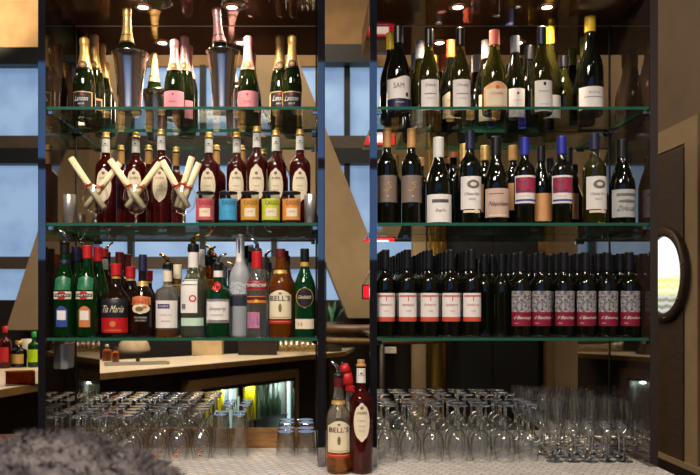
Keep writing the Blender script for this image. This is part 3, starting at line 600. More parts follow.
# red wines on the middle shelf
G2 = 'red wines on the middle shelf'
tp = lambda: [wl(175,202,19.5,TAUPE,[('text','S',1.5,185,4,7,GOLDI),('text','ml',-2,190,5,2,GOLDI),('oval',0,196,1,1,GOLDI),('text','N-12',-4,178.5,4,1,GREYI)])]
wine(387,129,2.70,20,H2,'bordeaux',G_DARK,TANC,.80,tp(),'dark wine bottle with taupe label standing against the left post',G2)
wine(411.5,129,2.70,20,H2,'bordeaux',G_DARK,TANC,.80,tp(),'dark wine bottle with taupe label, second from the left post',G2)
wine(438.5,138,2.70,25.5,H2,'burgundy',G_DARK,WHC,.77,[wl(194,222,24,WHITE,[('rect',-8,8,199,202.5,GREYI),('text','VOUGEOT',0,200.7,15,2.4,INK),('text','~Grand Vin',0,210,10,3,GREYI)])],'wide dark wine bottle with white cap and white label',G2)
wine(420,158,2.88,20,H2,'bordeaux',G_DARK,TANC,.88,[],'dark bottle with tan cap behind the second taupe label',G2)
wine(454.5,152,2.87,20,H2,'bordeaux',G_DARK,COPPER,.93,[],'dark bottle with copper-rimmed cap behind the white-capped bottle',G2)
wine(463,145,2.82,20,H2,'bordeaux',G_DARK,GOLDF,.80,[],'dark bottle with gold cap behind the navy-capped chateau bottle',G2)
chat = lambda: [wl(176,209,20,WHITE,[('oval',1,184,6,4.5,GREYI),('oval',1,184,3,2,CREAM,.002),('text','~Château Noir',0,193.5,15,2.8,GREYI),('text','MEDOC',0,199,7,1.6,GREYI)]),wl(210,212.5,16,CREAM,[('oval',4,211,2.4,2.2,CREAM)])]
wine(470,131,2.70,22,H2,'bordeaux',G_DARK,NAVY,.80,chat(),'dark bottle with navy gold-ringed cap and white chateau label',G2,collar=(.83,.84,GOLDI))
wine(485,146,2.82,20,H2,'bordeaux',G_DARK,GOLDF,.82,[wl(184,212,18,PEACH)],'dark bottle with gold cap between the chateau and script labels',G2)
wine(496,137,2.70,24.5,H2,'burgundy',G_DARK,BLK,.78,[wl(188,217,23,SCRIPTP,[('text','~Napoleon',0,204,19,6,BLKL),('rect',-9,5,193,194,GREYI),('rect',-9,9,214.5,215.5,CREAM)])],'wide dark wine bottle with pinkish label in flowing script',G2)
wine(513,146,2.82,20,H2,'bordeaux',G_DARK,TANC,.82,[wl(183,210,18,TAN)],'dark bottle with tan cap behind the first blue-capped bottle',G2)
blu = lambda: [wl(175,203,20,WHITE,[('rect',-9.6,9.6,177,192.5,ARTR),('rect',-9.6,9.6,199,201,BLUEB),('text','Tempranillo',-3,196,9,1.4,GREYI)])]
wine(524.5,138,2.70,20.5,H2,'bordeaux',G_DARK,BLUEC,.80,blu(),'wine bottle with blue cap and red art label, first of two',G2)
wine(541,146,2.76,20,H2,'burgundy',G_DARK,BLK,.80,[wl(193,221,18.5,TAN)],'dark wine bottle with plain orange-tan label between two blue caps',G2)
wine(561.5,137,2.70,20.5,H2,'bordeaux',G_DARK,BLUEC,.80,blu(),'wine bottle with blue cap and red art label beside the cream-capped bottle',G2)
wine(568,148,2.84,20,H2,'bordeaux',G_DARK,BLK,.82,[wl(193,219,18,TAN)],'dark bottle with tan label half hidden behind the second blue cap',G2)
wine(594.5,134,2.70,22.5,H2,'bordeaux',G_OLIVE,NAVY,.82,chat(),'olive wine bottle with cream-topped navy cap and white chateau label',G2,collar=(.83,.84,GOLDI),neck=(.965,1.0,CREAM))
wine(622,140,2.70,25,H2,'burgundy',G_DARK,BLK,.78,[wl(189,217,23.5,pm('grey_white_label', (176,178,174), .6, var=.1),[('text','~Zinfandel',0,208,17,5,GREYI),('rect',-9,9,193,196,GREYI),('oval',0,201,8,1.6,GREYI)])],'wide dark bottle with grey-white script label by the outer side panel',G2,
     neck=(.84,.93,WHC))
# rows of the same wine on the lowest shelf
ORD = ['first','second','third','fourth','fifth','sixth','seventh']
def rows(cols, top, w, labs, Y0, dy, nrow, what, group, capm):
    proto = None
    for j in range(nrow):
        for i, px in enumerate(cols):
            Y = Y0 + j*dy
            lab = f'{what}, {ORD[i]} column from the left, {["front","second","third","fourth"][j]} row'
            if proto is None:
                proto = bottle('wine_bottle', px, top, Y, w, H3, 'bordeaux', G_DARK, lab, 'bottle', group, cap=(.78, capm, 1.03, 1), labels=labs)
            else:
                o = copy_tree(proto); o.location = (wx(px, Y0) + random.uniform(-.002,.002), Y, ZC+H3); o['label'] = lab
                BOTTLES.append((o, True, lab))
rows([385.5,407.5,429.5,450.5,472], 250, 18.5, [wl(293,317,17.5,WHITE,[('rect',-8,8,295,297,pm('pale_red_vine', (214,130,120), .6, var=.3)),('rect',-.4,.4,297,301,RED),('text','~Sommarossa',0,304.5,12,2.2,RED),('text','rosso',0,311,5,1.2,COPPER)]),dict(name='orange_band', y=(317,321.5), w=17.5, mat=ORB)],
     2.66, .076, 4, 'dark wine bottle with orange-banded label', 'orange-banded wine bottles', BLK)
rows([519.5,539,564,585.5,606,629.5], 252.5, 20, [wl(291,312,19,ARTG),dict(name='maroon_band', y=(312,326), w=19, mat=MAROON, marks=[('text','~il Bianchese',0,317.5,16,3.2,WHITE),('text','doc',-6,323,3,1.2,WHITE)])],
     2.67, .078, 4, 'dark wine bottle with patterned maroon label', 'maroon-labelled wine bottles', BLK)
rows_extra = [(487,2.74),(495,2.80),(503,2.72)]
for k, (px, Y) in enumerate(rows_extra):
    bottle('wine_bottle', px, 255, Y, 18, H3, 'bordeaux', G_DARK, 'unlabelled dark wine bottle between the two wine rows, %s from the left' % ORD[k], 'bottle', 'unlabelled dark wine bottles', cap=(.78, BLK, 1.03, 1))

# the two bottles on the counter between the cabinets
YC1 = 2.52
bottle('cognac_bottle', 361, 360, YC1, 23.5, HC, 'tallcog', G_ROSE, 'tall red bottle with cork and oval label on the counter between cabinets', 'bottle', 'bottles on the counter', cap=(.945, TANC, 1.0), neck=(.80,.93,WHITE,'AVEN'), twin=False,
    labels=[dict(y=(403,442), w=15.5, mat=CREAM, shape='oval', marks=[('text','AVEN',0,413,9,2.6,INK),('oval',0,408,1.7,1.7,GREYI),('text','cognac',0,421,8,1.3,GREYI),('text','fine',0,426,6,1.2,GREYI),('text','70 cl',0,431,5,1.2,GREYI)])])
bells(338.5, 377, YC1, 23.5, HC, (421,453), 'blended whisky bottle with metal spout on the counter between cabinets', dict(h=.04,dir=-1), filled('nearly_empty_whisky_glass', (214,130,44), (226,214,196), .075))
BOTTLES[-1] = (BOTTLES[-1][0], False, '')
r = bottle('liqueur_bottle', 350, 386, 2.62, 21, HC, 'bell', G_CLEAR, 'clear bottle with bright red spout behind the two counter bottles', 'bottle', 'bottles on the counter', cap=(.94, RED, 1.2, 1), twin=False)
Hh = (CY-386)/F*2.62-HC
mb = MB(); mb.tube([(0,0,Hh),(-.006,0,Hh+.012),(-.014,-.004,Hh+.05)], [.010,.020,.019], RED, 12); mb.tube([(-.014,-.004,Hh+.05),(-.022,-.008,Hh+.075)], [.021,.014], RED, 12); mb.tube([(-.022,-.008,Hh+.070),(-.03,-.02,Hh+.085)], [.004,.003], CHROME); mb.build('measuring_spout', r)

# jars, steel cups
JC = [('pink', (196,84,92)), ('blue', (60,150,196)), ('amber', (206,148,52)), ('yellow-green', (190,196,60)), ('orange', (214,140,60))]
for i, px in enumerate((205.3,228.3,250,271,291.5)):
    Y = 2.64; x = wx(px,Y); R = 9.4/F*Y; Hj = (CY-192)/F*Y-H2
    o = empty('glass_jar', (x,Y,ZC+H2), ['small candle jar with pink-red label, first of five','small candle jar with sky blue label','small candle jar with amber label in the middle of five','small candle jar with yellow-green label','small candle jar with orange label beside the silver cup'][i], 'jar', 'candle jars with coloured labels')
    MB().lathe([(0,0),(R*.92,0),(R,.004),(R,Hj*.80),(R*.93,Hj*.86),(R*.93,Hj*.95)], JARG, 28).build('jar_body', o)
    MB().lathe([(0,Hj*.945),(R*.96,Hj*.945),(R*.98,Hj*.955),(R*.98,Hj*.985),(R*.9,Hj),(0,Hj)], BLKL, 28).build('lid', o)
    MB().lathe([(0,.009),(R*.93,.009),(R*.93,Hj*.55),(0,Hj*.55)], pm('wax_%s' % JC[i][0], tuple(int(v*.8+40) for v in JC[i][1]), .5, var=.1), 24).build('wax', o)
    PROF['jar'] = [(0,0),(0,1),(1,1),(1,0)]
    mb = MB(); lm = pm('jar_label_%s' % JC[i][0].replace('-','_'), JC[i][1], .5, var=.15, vscale=40)
    patch(mb,'jar',Hj,R,-R*.93,R*.93,Hj*.10,Hj*.76,lm,.0006); wrap_text(mb,'jar',Hj,R,'CASSO',R*.1,Hj*.63,R*1.3,Hj*.13,INK,.0014)
    patch(mb,'jar',Hj,R,-R*.5,R*.6,Hj*.20,Hj*.46,CREAM if i != 1 else lm,.001); wrap_text(mb,'jar',Hj,R,'candle',R*.05,Hj*.36,R*.6,Hj*.05,GREYI,.0016)
    mb.build('label', o); BOTTLES.append((o, True, o['label']))
for px, Y, d in ((69.5,2.66,'outer panel, left of the scrolls'),(310.5,2.66,'centre post, right of the jars')):
    R = 6/F*Y; Hj = (CY-195)/F*Y-H2
    o = tag(MB().lathe([(0,0),(R,0),(R,Hj),(R-.001,Hj+.001),(R-.003,Hj),(R-.003,.004),(0,.004)], STEEL, 32).build('steel_cup', None), 'small plain silver cup by the '+d, 'cup', 'silver cups'); o.location = (wx(px,Y),Y,ZC+H2)
    BOTTLES.append((o, True, o['label']))

# snifters with scrolls
def snifter(px, label):
    Y = 2.665; x = wx(px,Y); R = .045
    o = empty('snifter_glass', (x,Y,ZC+H2), label, 'glass', 'snifter glasses holding scrolls')
    z0 = .035
    MB().lathe([(.004,z0),(.02,z0+.006),(.036,z0+.022),(R,z0+.050),(.043,z0+.075),(.034,z0+.105)], THIN, 32).build('bowl', o)
    MB().lathe([(0,z0+.003),(.006,z0+.001),(.004,z0-.012),(.005,.008),(.010,.004)], G_CLEAR, 16).build('stem', o)
    MB().lathe([(0,0),(.034,0),(.034,.0015),(.010,.004),(0,.005)], THIN, 32).build('foot', o)
    return o
def scroll(a, b, Y, label):
    A = Vector((wx(a[0],Y-.012), Y-.012, wz(a[1],Y-.012))); B = Vector((wx(b[0],Y), Y, wz(b[1],Y)))
    o = empty('paper_scroll', tuple(B), label, 'scroll', 'rolled paper scrolls with red ribbons')
    d = A-B; r = .0115; mb = MB()
    mb.tube([d*0, d*.5, d], [r*.97,r,r], SCROLLP, 18)
    u = d.normalized(); v = u.orthogonal().normalized(); w_ = u.cross(v)
    for end, s in ((d, 1), (d*0, -1)):     # the spiral edge of the roll
        pts = [end + u*s*.0012 + (v*math.cos(t*.6)+w_*math.sin(t*.6))*(r*(.95-.04*t)) for t in range(20)]
        mb.tube(pts, .0007, pm('scroll_edge', (130,100,64), .7, var=.1), 5)
    mb.build('paper_roll', o)
    c = d*.45; rb = MB()
    rb.tube([c+(v*math.cos(t*PI/8)+w_*math.sin(t*PI/8))*(r+.0012) for t in range(17)], .0017, RED, 6)
    f = Vector((0,-1,0)); rb.tube([c+f*(r+.003), c+f*(r+.006)+Vector((.012,0,.007)), c+f*(r+.005)+Vector((.014,0,-.002)), c+f*(r+.003)], .0016, RED, 6)
    rb.tube([c+f*(r+.003), c+f*(r+.006)+Vector((-.012,0,.006)), c+f*(r+.005)+Vector((-.014,0,-.003)), c+f*(r+.003)], .0016, RED, 6)
    rb.tube([c+f*(r+.003), c+f*(r+.004)+Vector((.006,0,-.014))], .0013, RED, 6)
    rb.build('ribbon', o); return o
snifter(95.5,'snifter glass with two crossed scrolls, nearest the outer panel')
snifter(136,'snifter glass with two crossed scrolls in the middle')
snifter(183.5,'snifter glass with three scrolls beside the pink jar')
scroll((71,158),(104,208),2.652,'scroll leaning to the upper left out of the first snifter')
scroll((120,163),(86,207),2.678,'scroll leaning to the upper right out of the first snifter')
scroll((110,160),(144,208),2.652,'scroll leaning to the upper left out of the middle snifter')
scroll((160,163),(127,207),2.678,'scroll leaning to the upper right out of the middle snifter')
scroll((162,161),(188,207),2.652,'scroll leaning to the upper left out of the last snifter')
scroll((192,157),(177,207),2.678,'taller upright scroll in the last snifter')
scroll((199,163),(181,208),2.66,'shorter upright scroll nearest the pink jar')

# keep neighbours on a shelf from touching
def footprint(o):
    m = 0
    for c in [o]+list(o.children):
        if c.type == 'MESH' and not c.name.startswith(('pour_','label')):
            for v in c.data.vertices: m = max(m, math.hypot(v.co.x, v.co.y))
    return m
bpy.context.view_layer.update()
SH = {}
for root, tw, short in BOTTLES:
    if tw: SH.setdefault(round(root.location.z - (.056 if abs(root.location.z-ZC-H1-.056) < 1e-4 else 0), 3), []).append(root)
for zz, lst in SH.items():
    lst = [o for o in lst if not (o.name.startswith('champagne') and abs(o.location.z-zz) > .01)]
    rr = {o.name: footprint(o)+.0008 for o in lst}
    fix = ('glass_jar','steel_cup','ice_bucket')
    for it in range(260):
        for i, a in enumerate(lst):
            for b in lst[i+1:]:
                d = b.location - a.location; d.z = 0; need = rr[a.name]+rr[b.name]
                if d.length < need:
                    u = Vector((d.x*.45, d.y if abs(d.y) > .002 else .002, 0)).normalized(); k = (need-d.length)*.55
                    fa_, fb_ = a.name.startswith(fix), b.name.startswith(fix)
                    if not fa_: a.location -= u*k*(1 if fb_ else .5)
                    if not fb_: b.location += u*k*(1 if fa_ else .5)
        for o in lst:
            r_ = rr[o.name]; lo_, hi_ = (XL1+.004, XM0-.004) if o.location.x < .15 else (XM3+.002, XR0-.004)
            o.location.x = min(max(o.location.x, lo_+r_), hi_-r_); o.location.y = min(max(o.location.y, YF+.006+r_), YM-.008-r_)
# mirror images of the near things, built as solid copies in the far half
for root, tw, short in BOTTLES:
    if not tw: continue
    if root.location.x > .15 and root.location.x/(2*YM-root.location.y) < .110: continue      # leaves out mirror images that would show past the left post
    c = copy_tree(root)
    c.location.y = 2*YM - root.location.y; c.rotation_euler.z += PI; c.rotation_euler.y = -root.rotation_euler.y
    w_ = short.split(' '); 
    c['label'] = ' '.join(('turned-away, behind the ' + short).split(' ')[:16])
    c['group'] = 'far-half ' + (root.get('group') or 'bottles')
    c['_short'] = short

# ================================================================== glasses on the counter; rows past the seam are mirror images built solid
def upturned(name, R, H, foot, bowlh):
    o = empty(name, (0,0,ZC+HC), 'x', 'glass')
    zb = bowlh
    MB().lathe([(R*.80,0),(R*.93,zb*.2),(R,zb*.45),(R*.9,zb*.72),(R*.55,zb*.93),(R*.2,zb),(.0,zb+.001)], WARE, 20).build('bowl', o)
    MB().lathe([(R*.16,zb-.002),(.0045,zb+.012),(.0038,(zb+H)/2),(.005,H-.010),(.012,H-.004)], STEMG, 10).build('stem', o)
    MB().lathe([(.010,H-.005),(foot*.6,H-.003),(foot,H-.002),(foot+.0006,H-.001),(foot,H),(0,H-.0005)], STEMG, 24).build('foot', o)
    return o
def place(proto, spots, what, group):
    first = True
    for x, y, lab in spots:
        o = proto if first else copy_tree(proto); first = False
        o.location = (x, y, ZC+HC); o.rotation_euler.z = random.random()*6
        o['label'] = f'{what}, {lab}'; o['group'] = group
RN = ['front','second','third','fourth','fifth','sixth','seventh','eighth','ninth','tenth']
p = upturned('wine_glass', .036, .180, .033, .105)
mb = MB()
PROF['bowl'] = [(0,0),(0,.80),(.2,.93),(.45,1),(.72,.9),(1,.3),(1,0)]
patch(mb,'bowl',.105,.036,-.009,.009,.012,.030,RED,.0008,'oval'); patch(mb,'bowl',.105,.036,-.0065,.0065,.0145,.0275,CREAM,.0012,'oval'); patch(mb,'bowl',.105,.036,-.004,.005,.017,.024,INK,.0016,'oval')
mb.build('printed_logo', p)
sp = []
for i in range(7):
    x = -.848 + i*.078
    ys = ([2.565,2.645] if i < 4 else []) + [2.725,2.80,2.88,3.01,3.09,3.165,3.24]
    for j, y in enumerate(ys): sp.append((x+random.uniform(-.004,.004), y+random.uniform(-.004,.004), f'{RN[i]} column from outer panel, {RN[j]} row back'))
place(p, sp, 'upturned stemmed glass', 'upturned stemmed glasses under the spirits')
for o in list(bpy.data.objects):
    if o.name.startswith('wine_glass') and o.parent is None: o.rotation_euler.z = 0
p = upturned('balloon_glass', .039, .200, .036, .110)
sp = []
for i in range(7):
    x = .294 + i*.084
    for j, y in enumerate([2.70,2.785,2.87,3.02,3.105,3.19]): sp.append((x+random.uniform(-.004,.004)+(.008 if j % 2 else 0), y+random.uniform(-.004,.004), f'{RN[i]} column from the left post, {RN[j]} row back'))
sp = [s for s in sp if not (s[2].startswith('eighth') and s[1] > 2.9 and False)]
place(p, sp, 'upturned balloon wine glass', 'upturned balloon glasses under the wines')
# upright tasting glasses
o = empty('tasting_glass', (0,0,ZC+HC), 'x', 'glass'); R = .030; H = .216
MB().lathe([(.003,.085),(.014,.090),(.025,.108),(R,.135),(.029,.165),(.0235,H)], WARE, 24).build('bowl', o)
MB().lathe([(.0045,.087),(.0035,.06),(.0035,.03),(.005,.012),(.013,.004)], STEMG, 10).build('stem', o)
MB().lathe([(0,.005),(.013,.0045),(.030,.002),(.0305,.001),(.030,0),(0,0)], STEMG, 24).build('foot', o)
sp = []
for i in range(5):
    for j, y in enumerate([2.69,2.755,2.82,2.885,3.005,3.07,3.135,3.20]):
        x = .905 + i*.062
        sp.append((x-(.0 if j % 2 else .01)-.004, y, f'{RN[4-i]} column from the outer panel, {RN[j]} row back'))
place(o, sp, 'upright clear tasting glass', 'upright tasting glasses beside the outer panel')
def tumbler(name, Rb, Rt, H, ribs):
    """upside down: the mouth is on the counter"""
    vs_o = [(Rt,0),(Rt*.98+Rb*.02,.002),((Rt+Rb)/2,H*.5),(Rb,H*.96),(Rb*.95,H),(0,H)]
    o = empty(name, (0,0,ZC+HC), 'x', 'glass')
    MB().lathe(vs_o, WARE, ribs).build('glass_wall', o, smooth=False)
    MB().lathe([(0,H*.999),(Rb*.93,H*.995),(Rb*.92,H*.90),(0,H*.88)], WARE, ribs).build('thick_base', o)
    return o
t = tumbler('highball_glass', .024, .034, .155, 14)
sp = []
for i in range(2):
    for j, y in enumerate([2.77,2.845,3.03,3.11,3.19]): sp.append((-.312+i*.070-(.0 if j else .0), y, f'{["inner","outer"][i]} column, {RN[j]} row back'))
place(t, sp, 'upturned faceted highball glass', 'upturned highball glasses')
t = tumbler('tumbler_glass', .032, .037, .088, 12)
sp = []
for i in range(2):
    for j, y in enumerate([2.80,2.885,3.01,3.09]): sp.append((-.072+i*.076, y, f'{["further from","next to"][i]} the centre post, {RN[j]} row back'))
place(t, sp, 'short upturned tumbler', 'short tumblers beside the centre post')

# white power socket on the side panel
s = empty('power_socket', (XL1+.0005, 2.80, wz(356,2.80)), 'white socket box fixed to the dark panel beneath the lowest shelf', 'socket')
MB().box((0,-.04,-.045), (.022,.04,.045), pm('white_plastic', (206,206,212), .4, var=.05)).build('back_box', s, False)
MB().box((.022,-.036,-.041), (.026,.036,.041), pm('face_plate', (220,220,222), .3, var=.05)).build('face_plate', s, False)

# ================================================================== the bar seen in the mirror, built as solid things behind
HB = -.40
def edge(px, py): Y = HB*F/(CY-py); return Vector((wx(px,Y), Y, 0))
E = [edge(-60,399.5), edge(100,373.5), edge(345,351.7)]
NB = [Vector((-2.6,5.6,0)), Vector((-1.35,5.3,0)), Vector((.45,6.80,0))]
bc = empty('back_bar', (E[1].x, E[1].y, 0), 'angled back bar counter with pale top and dark front', 'counter')
def poly(pts, z0, z1, m, name, par, off=Vector((0,0,0))):
    mb = MB(); mb.prism([(p.x-off.x, p.y-off.y) for p in pts], z0, z1, m, 'z'); return mb.build(name, par, False)
top = ZC+HB
PALET = pm('pale_bar_top', (232,216,184), .3, var=.1, vscale=10)
for a, b, c, d in ((E[0],E[1],NB[1],NB[0]), (E[1],E[2],NB[2],NB[1])):
    poly([a,b,c,d], top-.03, top, PALET, 'bar_top', bc, E[1])
    n_ = Vector((-(b-a).y,(b-a).x,0)).normalized()*.012
    poly([a-n_,b-n_,b,a], top-.035, top+.001, pm('bar_edge_brass', (170,130,78), .35, metal=.5, var=.2), 'edge_strip', bc, E[1])
    nn = Vector((-(b-a).y,(b-a).x,0)).normalized()
    q = .16
    poly([a+nn*.16,b+nn*.16,b+nn*.20,a+nn*.20], 0, top-.031, DARKW, 'bar_front', bc, E[1])
U = (E[2]-E[1]).normalized(); Nn = Vector((-U.y,U.x,0))
def on_edge(px, d=.06):      # point on the second bar front seen at px, d behind the edge
    P0 = E[1]+Nn*d; k = (px-CX)/F
    t = (k*P0.y - P0.x)/(U.x - k*U.y); return P0 + U*t
ang = math.atan2(U.y, U.x)
# fridge
fa, fb = on_edge(190), on_edge(299)
W = (fb-fa).length
fr = empty('bottle_fridge', (fa.x, fa.y, 0), 'lit under-counter bottle fridge with two glass doors', 'fridge'); fr.rotation_euler.z = ang
FW = pm('fridge_wood', (150,116,74), .45, var=.3, vscale=9, stretch=(1,1,6)); zt_ = top-.105
MB().box((0,0,zt_-.065),(W,.09,zt_),FW).box((0,0,.1),(.10,.09,zt_-.065),FW).box((W-.06,0,.1),(W,.09,zt_-.065),FW).box((0,0,.05),(W,.09,.12),FW).build('fridge_frame', fr, False)
INN = pm('fridge_interior', (206,214,212), .5, var=.05)
MB().box((.1,.088,.1),(W-.06,.093,zt_-.06),INN).build('back_panel', fr, False)
GLW = pm('fridge_lamp', (214,234,238), .5, emit=1.3)
GLS = thin_glass('fridge_door_glass', (230,238,236))
x1, x2 = .10, W-.06; xm = x1+(x2-x1)*.38
for a, b in ((x1,xm),(xm,x2)):
    dd = MB(); fw_ = .022
    z0_, z1_ = .12, zt_-.065
    dd.box((a,-.012,z0_),(a+fw_,.0,z1_),DRAIL).box((b-fw_,-.012,z0_),(b,.0,z1_),DRAIL).box((a,-.012,z1_-fw_),(b,.0,z1_),DRAIL).box((a,-.012,z0_),(b,.0,z0_+fw_),DRAIL)
    od = dd.build('fridge_door', fr, False)
    MB().box((a+fw_,-.008,z0_+fw_),(b-fw_,-.005,z1_-fw_),GLS).build('door_glass', od, False)
    MB().box((b-fw_-.012,-.03,.55),(b-fw_,-.012,.80),CHROME).build('door_handle', od, False)
MB().box((xm-.075,.01,.14),(xm-.025,.03,zt_-.08),GLW).box((x2-.05,.01,.14),(x2-.03,.03,zt_-.08),GLW).build('light_strip', fr, False)
for lx in (xm-.12, xm+.14, x2-.12):
    L = bpy.data.lights.new('fridge_lamp', 'POINT'); L.energy = 1.1; L.color = (.9,1,.98); L.shadow_soft_size = .01
    lo = bpy.data.objects.new('fridge_lamp', L); COL.objects.link(lo); lo.parent = fr; lo.location = (lx,.008,zt_-.09)
MB().box((x1,.02,.60),(x2,.086,.61),STEEL).build('wire_shelf', fr, False)
YCAN = pm('yellow_can_glow', (232,206,20), .35, var=.15, emit=.25)  # cans glow faintly by themselves, standing in for light inside the fridge
frm = Matrix.Translation((fa.x,fa.y,0)) @ Matrix.Rotation(ang,4,'Z')
k = 0
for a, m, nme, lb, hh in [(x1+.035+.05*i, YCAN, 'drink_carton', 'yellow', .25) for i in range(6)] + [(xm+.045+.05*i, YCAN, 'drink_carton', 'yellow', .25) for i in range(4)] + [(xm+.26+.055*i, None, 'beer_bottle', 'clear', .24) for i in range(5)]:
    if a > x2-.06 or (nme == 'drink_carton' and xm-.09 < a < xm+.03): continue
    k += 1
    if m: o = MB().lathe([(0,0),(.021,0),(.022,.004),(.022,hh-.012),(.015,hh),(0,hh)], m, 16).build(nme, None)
    else: o = MB().lathe([(0,0),(.022,0),(.023,.004),(.023,.10),(.010,.135),(.009,hh),(0,hh)], pm('green_white_bottle', (150,180,150), .1, trans=.5, var=.3), 16).build(nme, None)
    P = frm @ Vector((a,.052,.611)); o.location = P
    tag(o, f'{lb} {"can" if m else "glass bottle"} on the fridge shelf, number {k} from the hinge side', 'can' if m else 'bottle', 'drinks in the fridge')
for q in range(12):
    a = x1+.04+.05*q
    if a > x2-.06 or xm-.09 < a < xm+.03: continue
    # lower shelf of dark bottles
    o = MB().lathe([(0,0),(.022,0),(.023,.004),(.023,.12),(.010,.16),(.009,.21),(0,.21)], G_DARK, 12).build('beer_bottle', None)
    o.location = frm @ Vector((a,.052,.386)); tag(o, f'dark bottle low in the fridge, number {q+1} from the hinge side', 'bottle', 'dark bottles low in the fridge')
MB().box((x1,.02,.375),(x2,.086,.385),STEEL).build('wire_shelf', fr, False)

def on_bar(px, py):
    Y = HB*F/(CY-py); return (wx(px,Y), Y, top)
def put(name, mb, px, py, label, cat, group=None, smooth=True, rz=0):
    o = mb.build(name, None, smooth); o.location = on_bar(px,py); o.rotation_euler.z = rz; return tag(o, label, cat, group)
def pxs(v, py): return v/F*(HB*F/(CY-py))
# left of the cabinet
def bb(R, H, glass, cap, label, px, py, lm=None):
    o = empty('liquor_bottle', on_bar(px,py), label, 'bottle', 'bottles on the back bar')
    MB().lathe([(r_*R, t_*H) for t_, r_ in PROF['spirit']], glass, 20).build('glass_body', o)
    MB().lathe([(R*.4,H*.85),(R*.42,H*.86),(R*.42,H),(0,H)], cap, 14).build('cap', o)
    if lm:
        mb = MB(); patch(mb,'spirit',H,R,-R*.8,R*.8,H*.15,H*.5,lm,.001); mb.build('label', o)
    return o
sc = pxs(1,368)
bb(6*sc, 42*sc, G_ROSE, RED, 'dark red bottle with red cap on the back bar beside the window pier', 5, 368, RED)
bb(8*sc, 27*sc, G_DARK, GOLDI, 'short dark bottle with gold label between the red and green ones', 19, 367, GOLDI)
bb(6*sc, 36*sc, G_GREEN, pm('green_cap', (30,150,60), .4, var=.1), 'green bottle with lime label on the back bar by the cabinet edge', 34, 367, pm('lime_label', (170,210,20), .4, var=.1))
mb = MB(); mb.lathe([(0,0),(7*sc,0),(7*sc,26*sc),(6.6*sc,26*sc),(6.6*sc,.002),(0,.002)], pm('white_canister', (200,190,176), .5, var=.1), 20); put('canister', mb, 28, 363, 'off-white canister behind the lime-labelled bottle', 'canister')
sc = pxs(1,386)
mb = MB(); mb.box((-14*sc,-.03,0),(14*sc,.05,.004),BRASS)
for a, b in (((-14*sc,-.03),(14*sc,-.027)),((-14*sc,.047),(14*sc,.05)),((-14*sc,-.03),(-13.5*sc,.05)),((13.5*sc,-.03),(14*sc,.05))): mb.box((a[0],a[1],0),(b[0],b[1],14*sc),thin_glass('amber_tray', (200,160,70), boost=.1))
put('garnish_tray', mb, 20, 385, 'amber glass garnish tray near the edge of the back bar', 'tray', None, False, .45)
mb = MB(); mb.lathe([(0,0),(4.5*sc,0),(5*sc,.01),(5*sc,13*sc),(4.7*sc,13*sc),(4.7*sc,.01),(0,.006)], THIN, 20); put('small_glass', mb, 37, 384, 'short glass beside the amber garnish tray', 'glass')
# seen under the lowest shelf
sc = pxs(1,362)
bb(4.6*sc, 17*sc, G_AMBER, STEEL, 'amber bottle on the back bar near the side panel', 107, 361)
bb(3.6*sc, 15*sc, G_AMBER, BLK, 'small orange bottle on the back bar beside the tray', 115.5, 362)
mb = MB(); mb.box((-30*sc,-.05,0),(30*sc,.05,.006),STEEL).box((-30*sc,-.05,0),(30*sc,-.045,.016),STEEL).box((-30*sc,.045,0),(30*sc,.05,.016),STEEL).box((-30*sc,-.05,0),(-29.5*sc,.05,.016),STEEL).box((29.5*sc,-.05,0),(30*sc,.05,.016),STEEL)
put('metal_tray', mb, 137, 364.5, 'shallow silver tray on the back bar', 'tray', None, False, .35)
mb = MB(); mb.box((-.012,-.012,0),(.012,.012,.024),DARKW); put('napkin_block', mb, 138, 361.5, 'small dark block standing on the silver tray edge', 'block', None, False)
sc = pxs(1,352)
mb = MB(); mb.lathe([(0,0),(15*sc,0),(16*sc,4*sc),(14*sc,10*sc),(9*sc,15*sc),(0,17*sc)], pm('cream_cloth', (206,184,150), .8, var=.2, bump=.5), 20); put('folded_cloth', mb, 134, 353, 'rounded cream cloth heap on the back bar', 'cloth')
for px, w_, h_, m, lb in ((208,28,15,pm('cream_card', (214,190,150), .7, var=.1),'cream cardboard box on the back bar'),(258,36,15,pm('dark_card', (48,38,32), .6, var=.2),'dark box on the back bar')):
    mb = MB(); mb.box((-w_/2*sc,-.07,0),(w_/2*sc,.07,h_*sc),m); mb.box((-w_/2*sc-.002,-.072,h_*sc*.82),(w_/2*sc+.002,.072,h_*sc),m); put('carton_box', mb, px, 354.5, lb, 'box', 'boxes on the back bar', False)
for q in range(9):
    for j in range(2):
        mb = MB() if q+j == 0 else None
        if q+j == 0:
            mb.lathe([(2.7*sc,0),(2.2*sc,13*sc),(0,13.2*sc)], thin_glass('warm_shot_glass', (250,236,200), boost=.25), 12); sg = put('shot_glass', mb, 281, 352, 'x', 'glass')
            o = sg
        else: o = sg.copy(); COL.objects.link(o); o.location = on_bar(281+5.4*q, 352-j*1.2)
        tag(o, f'small upturned shot glass, {RN[q]} from the dark box, {"near" if j == 0 else "rear"} row on the back bar', 'glass', 'shot glasses on the back bar')
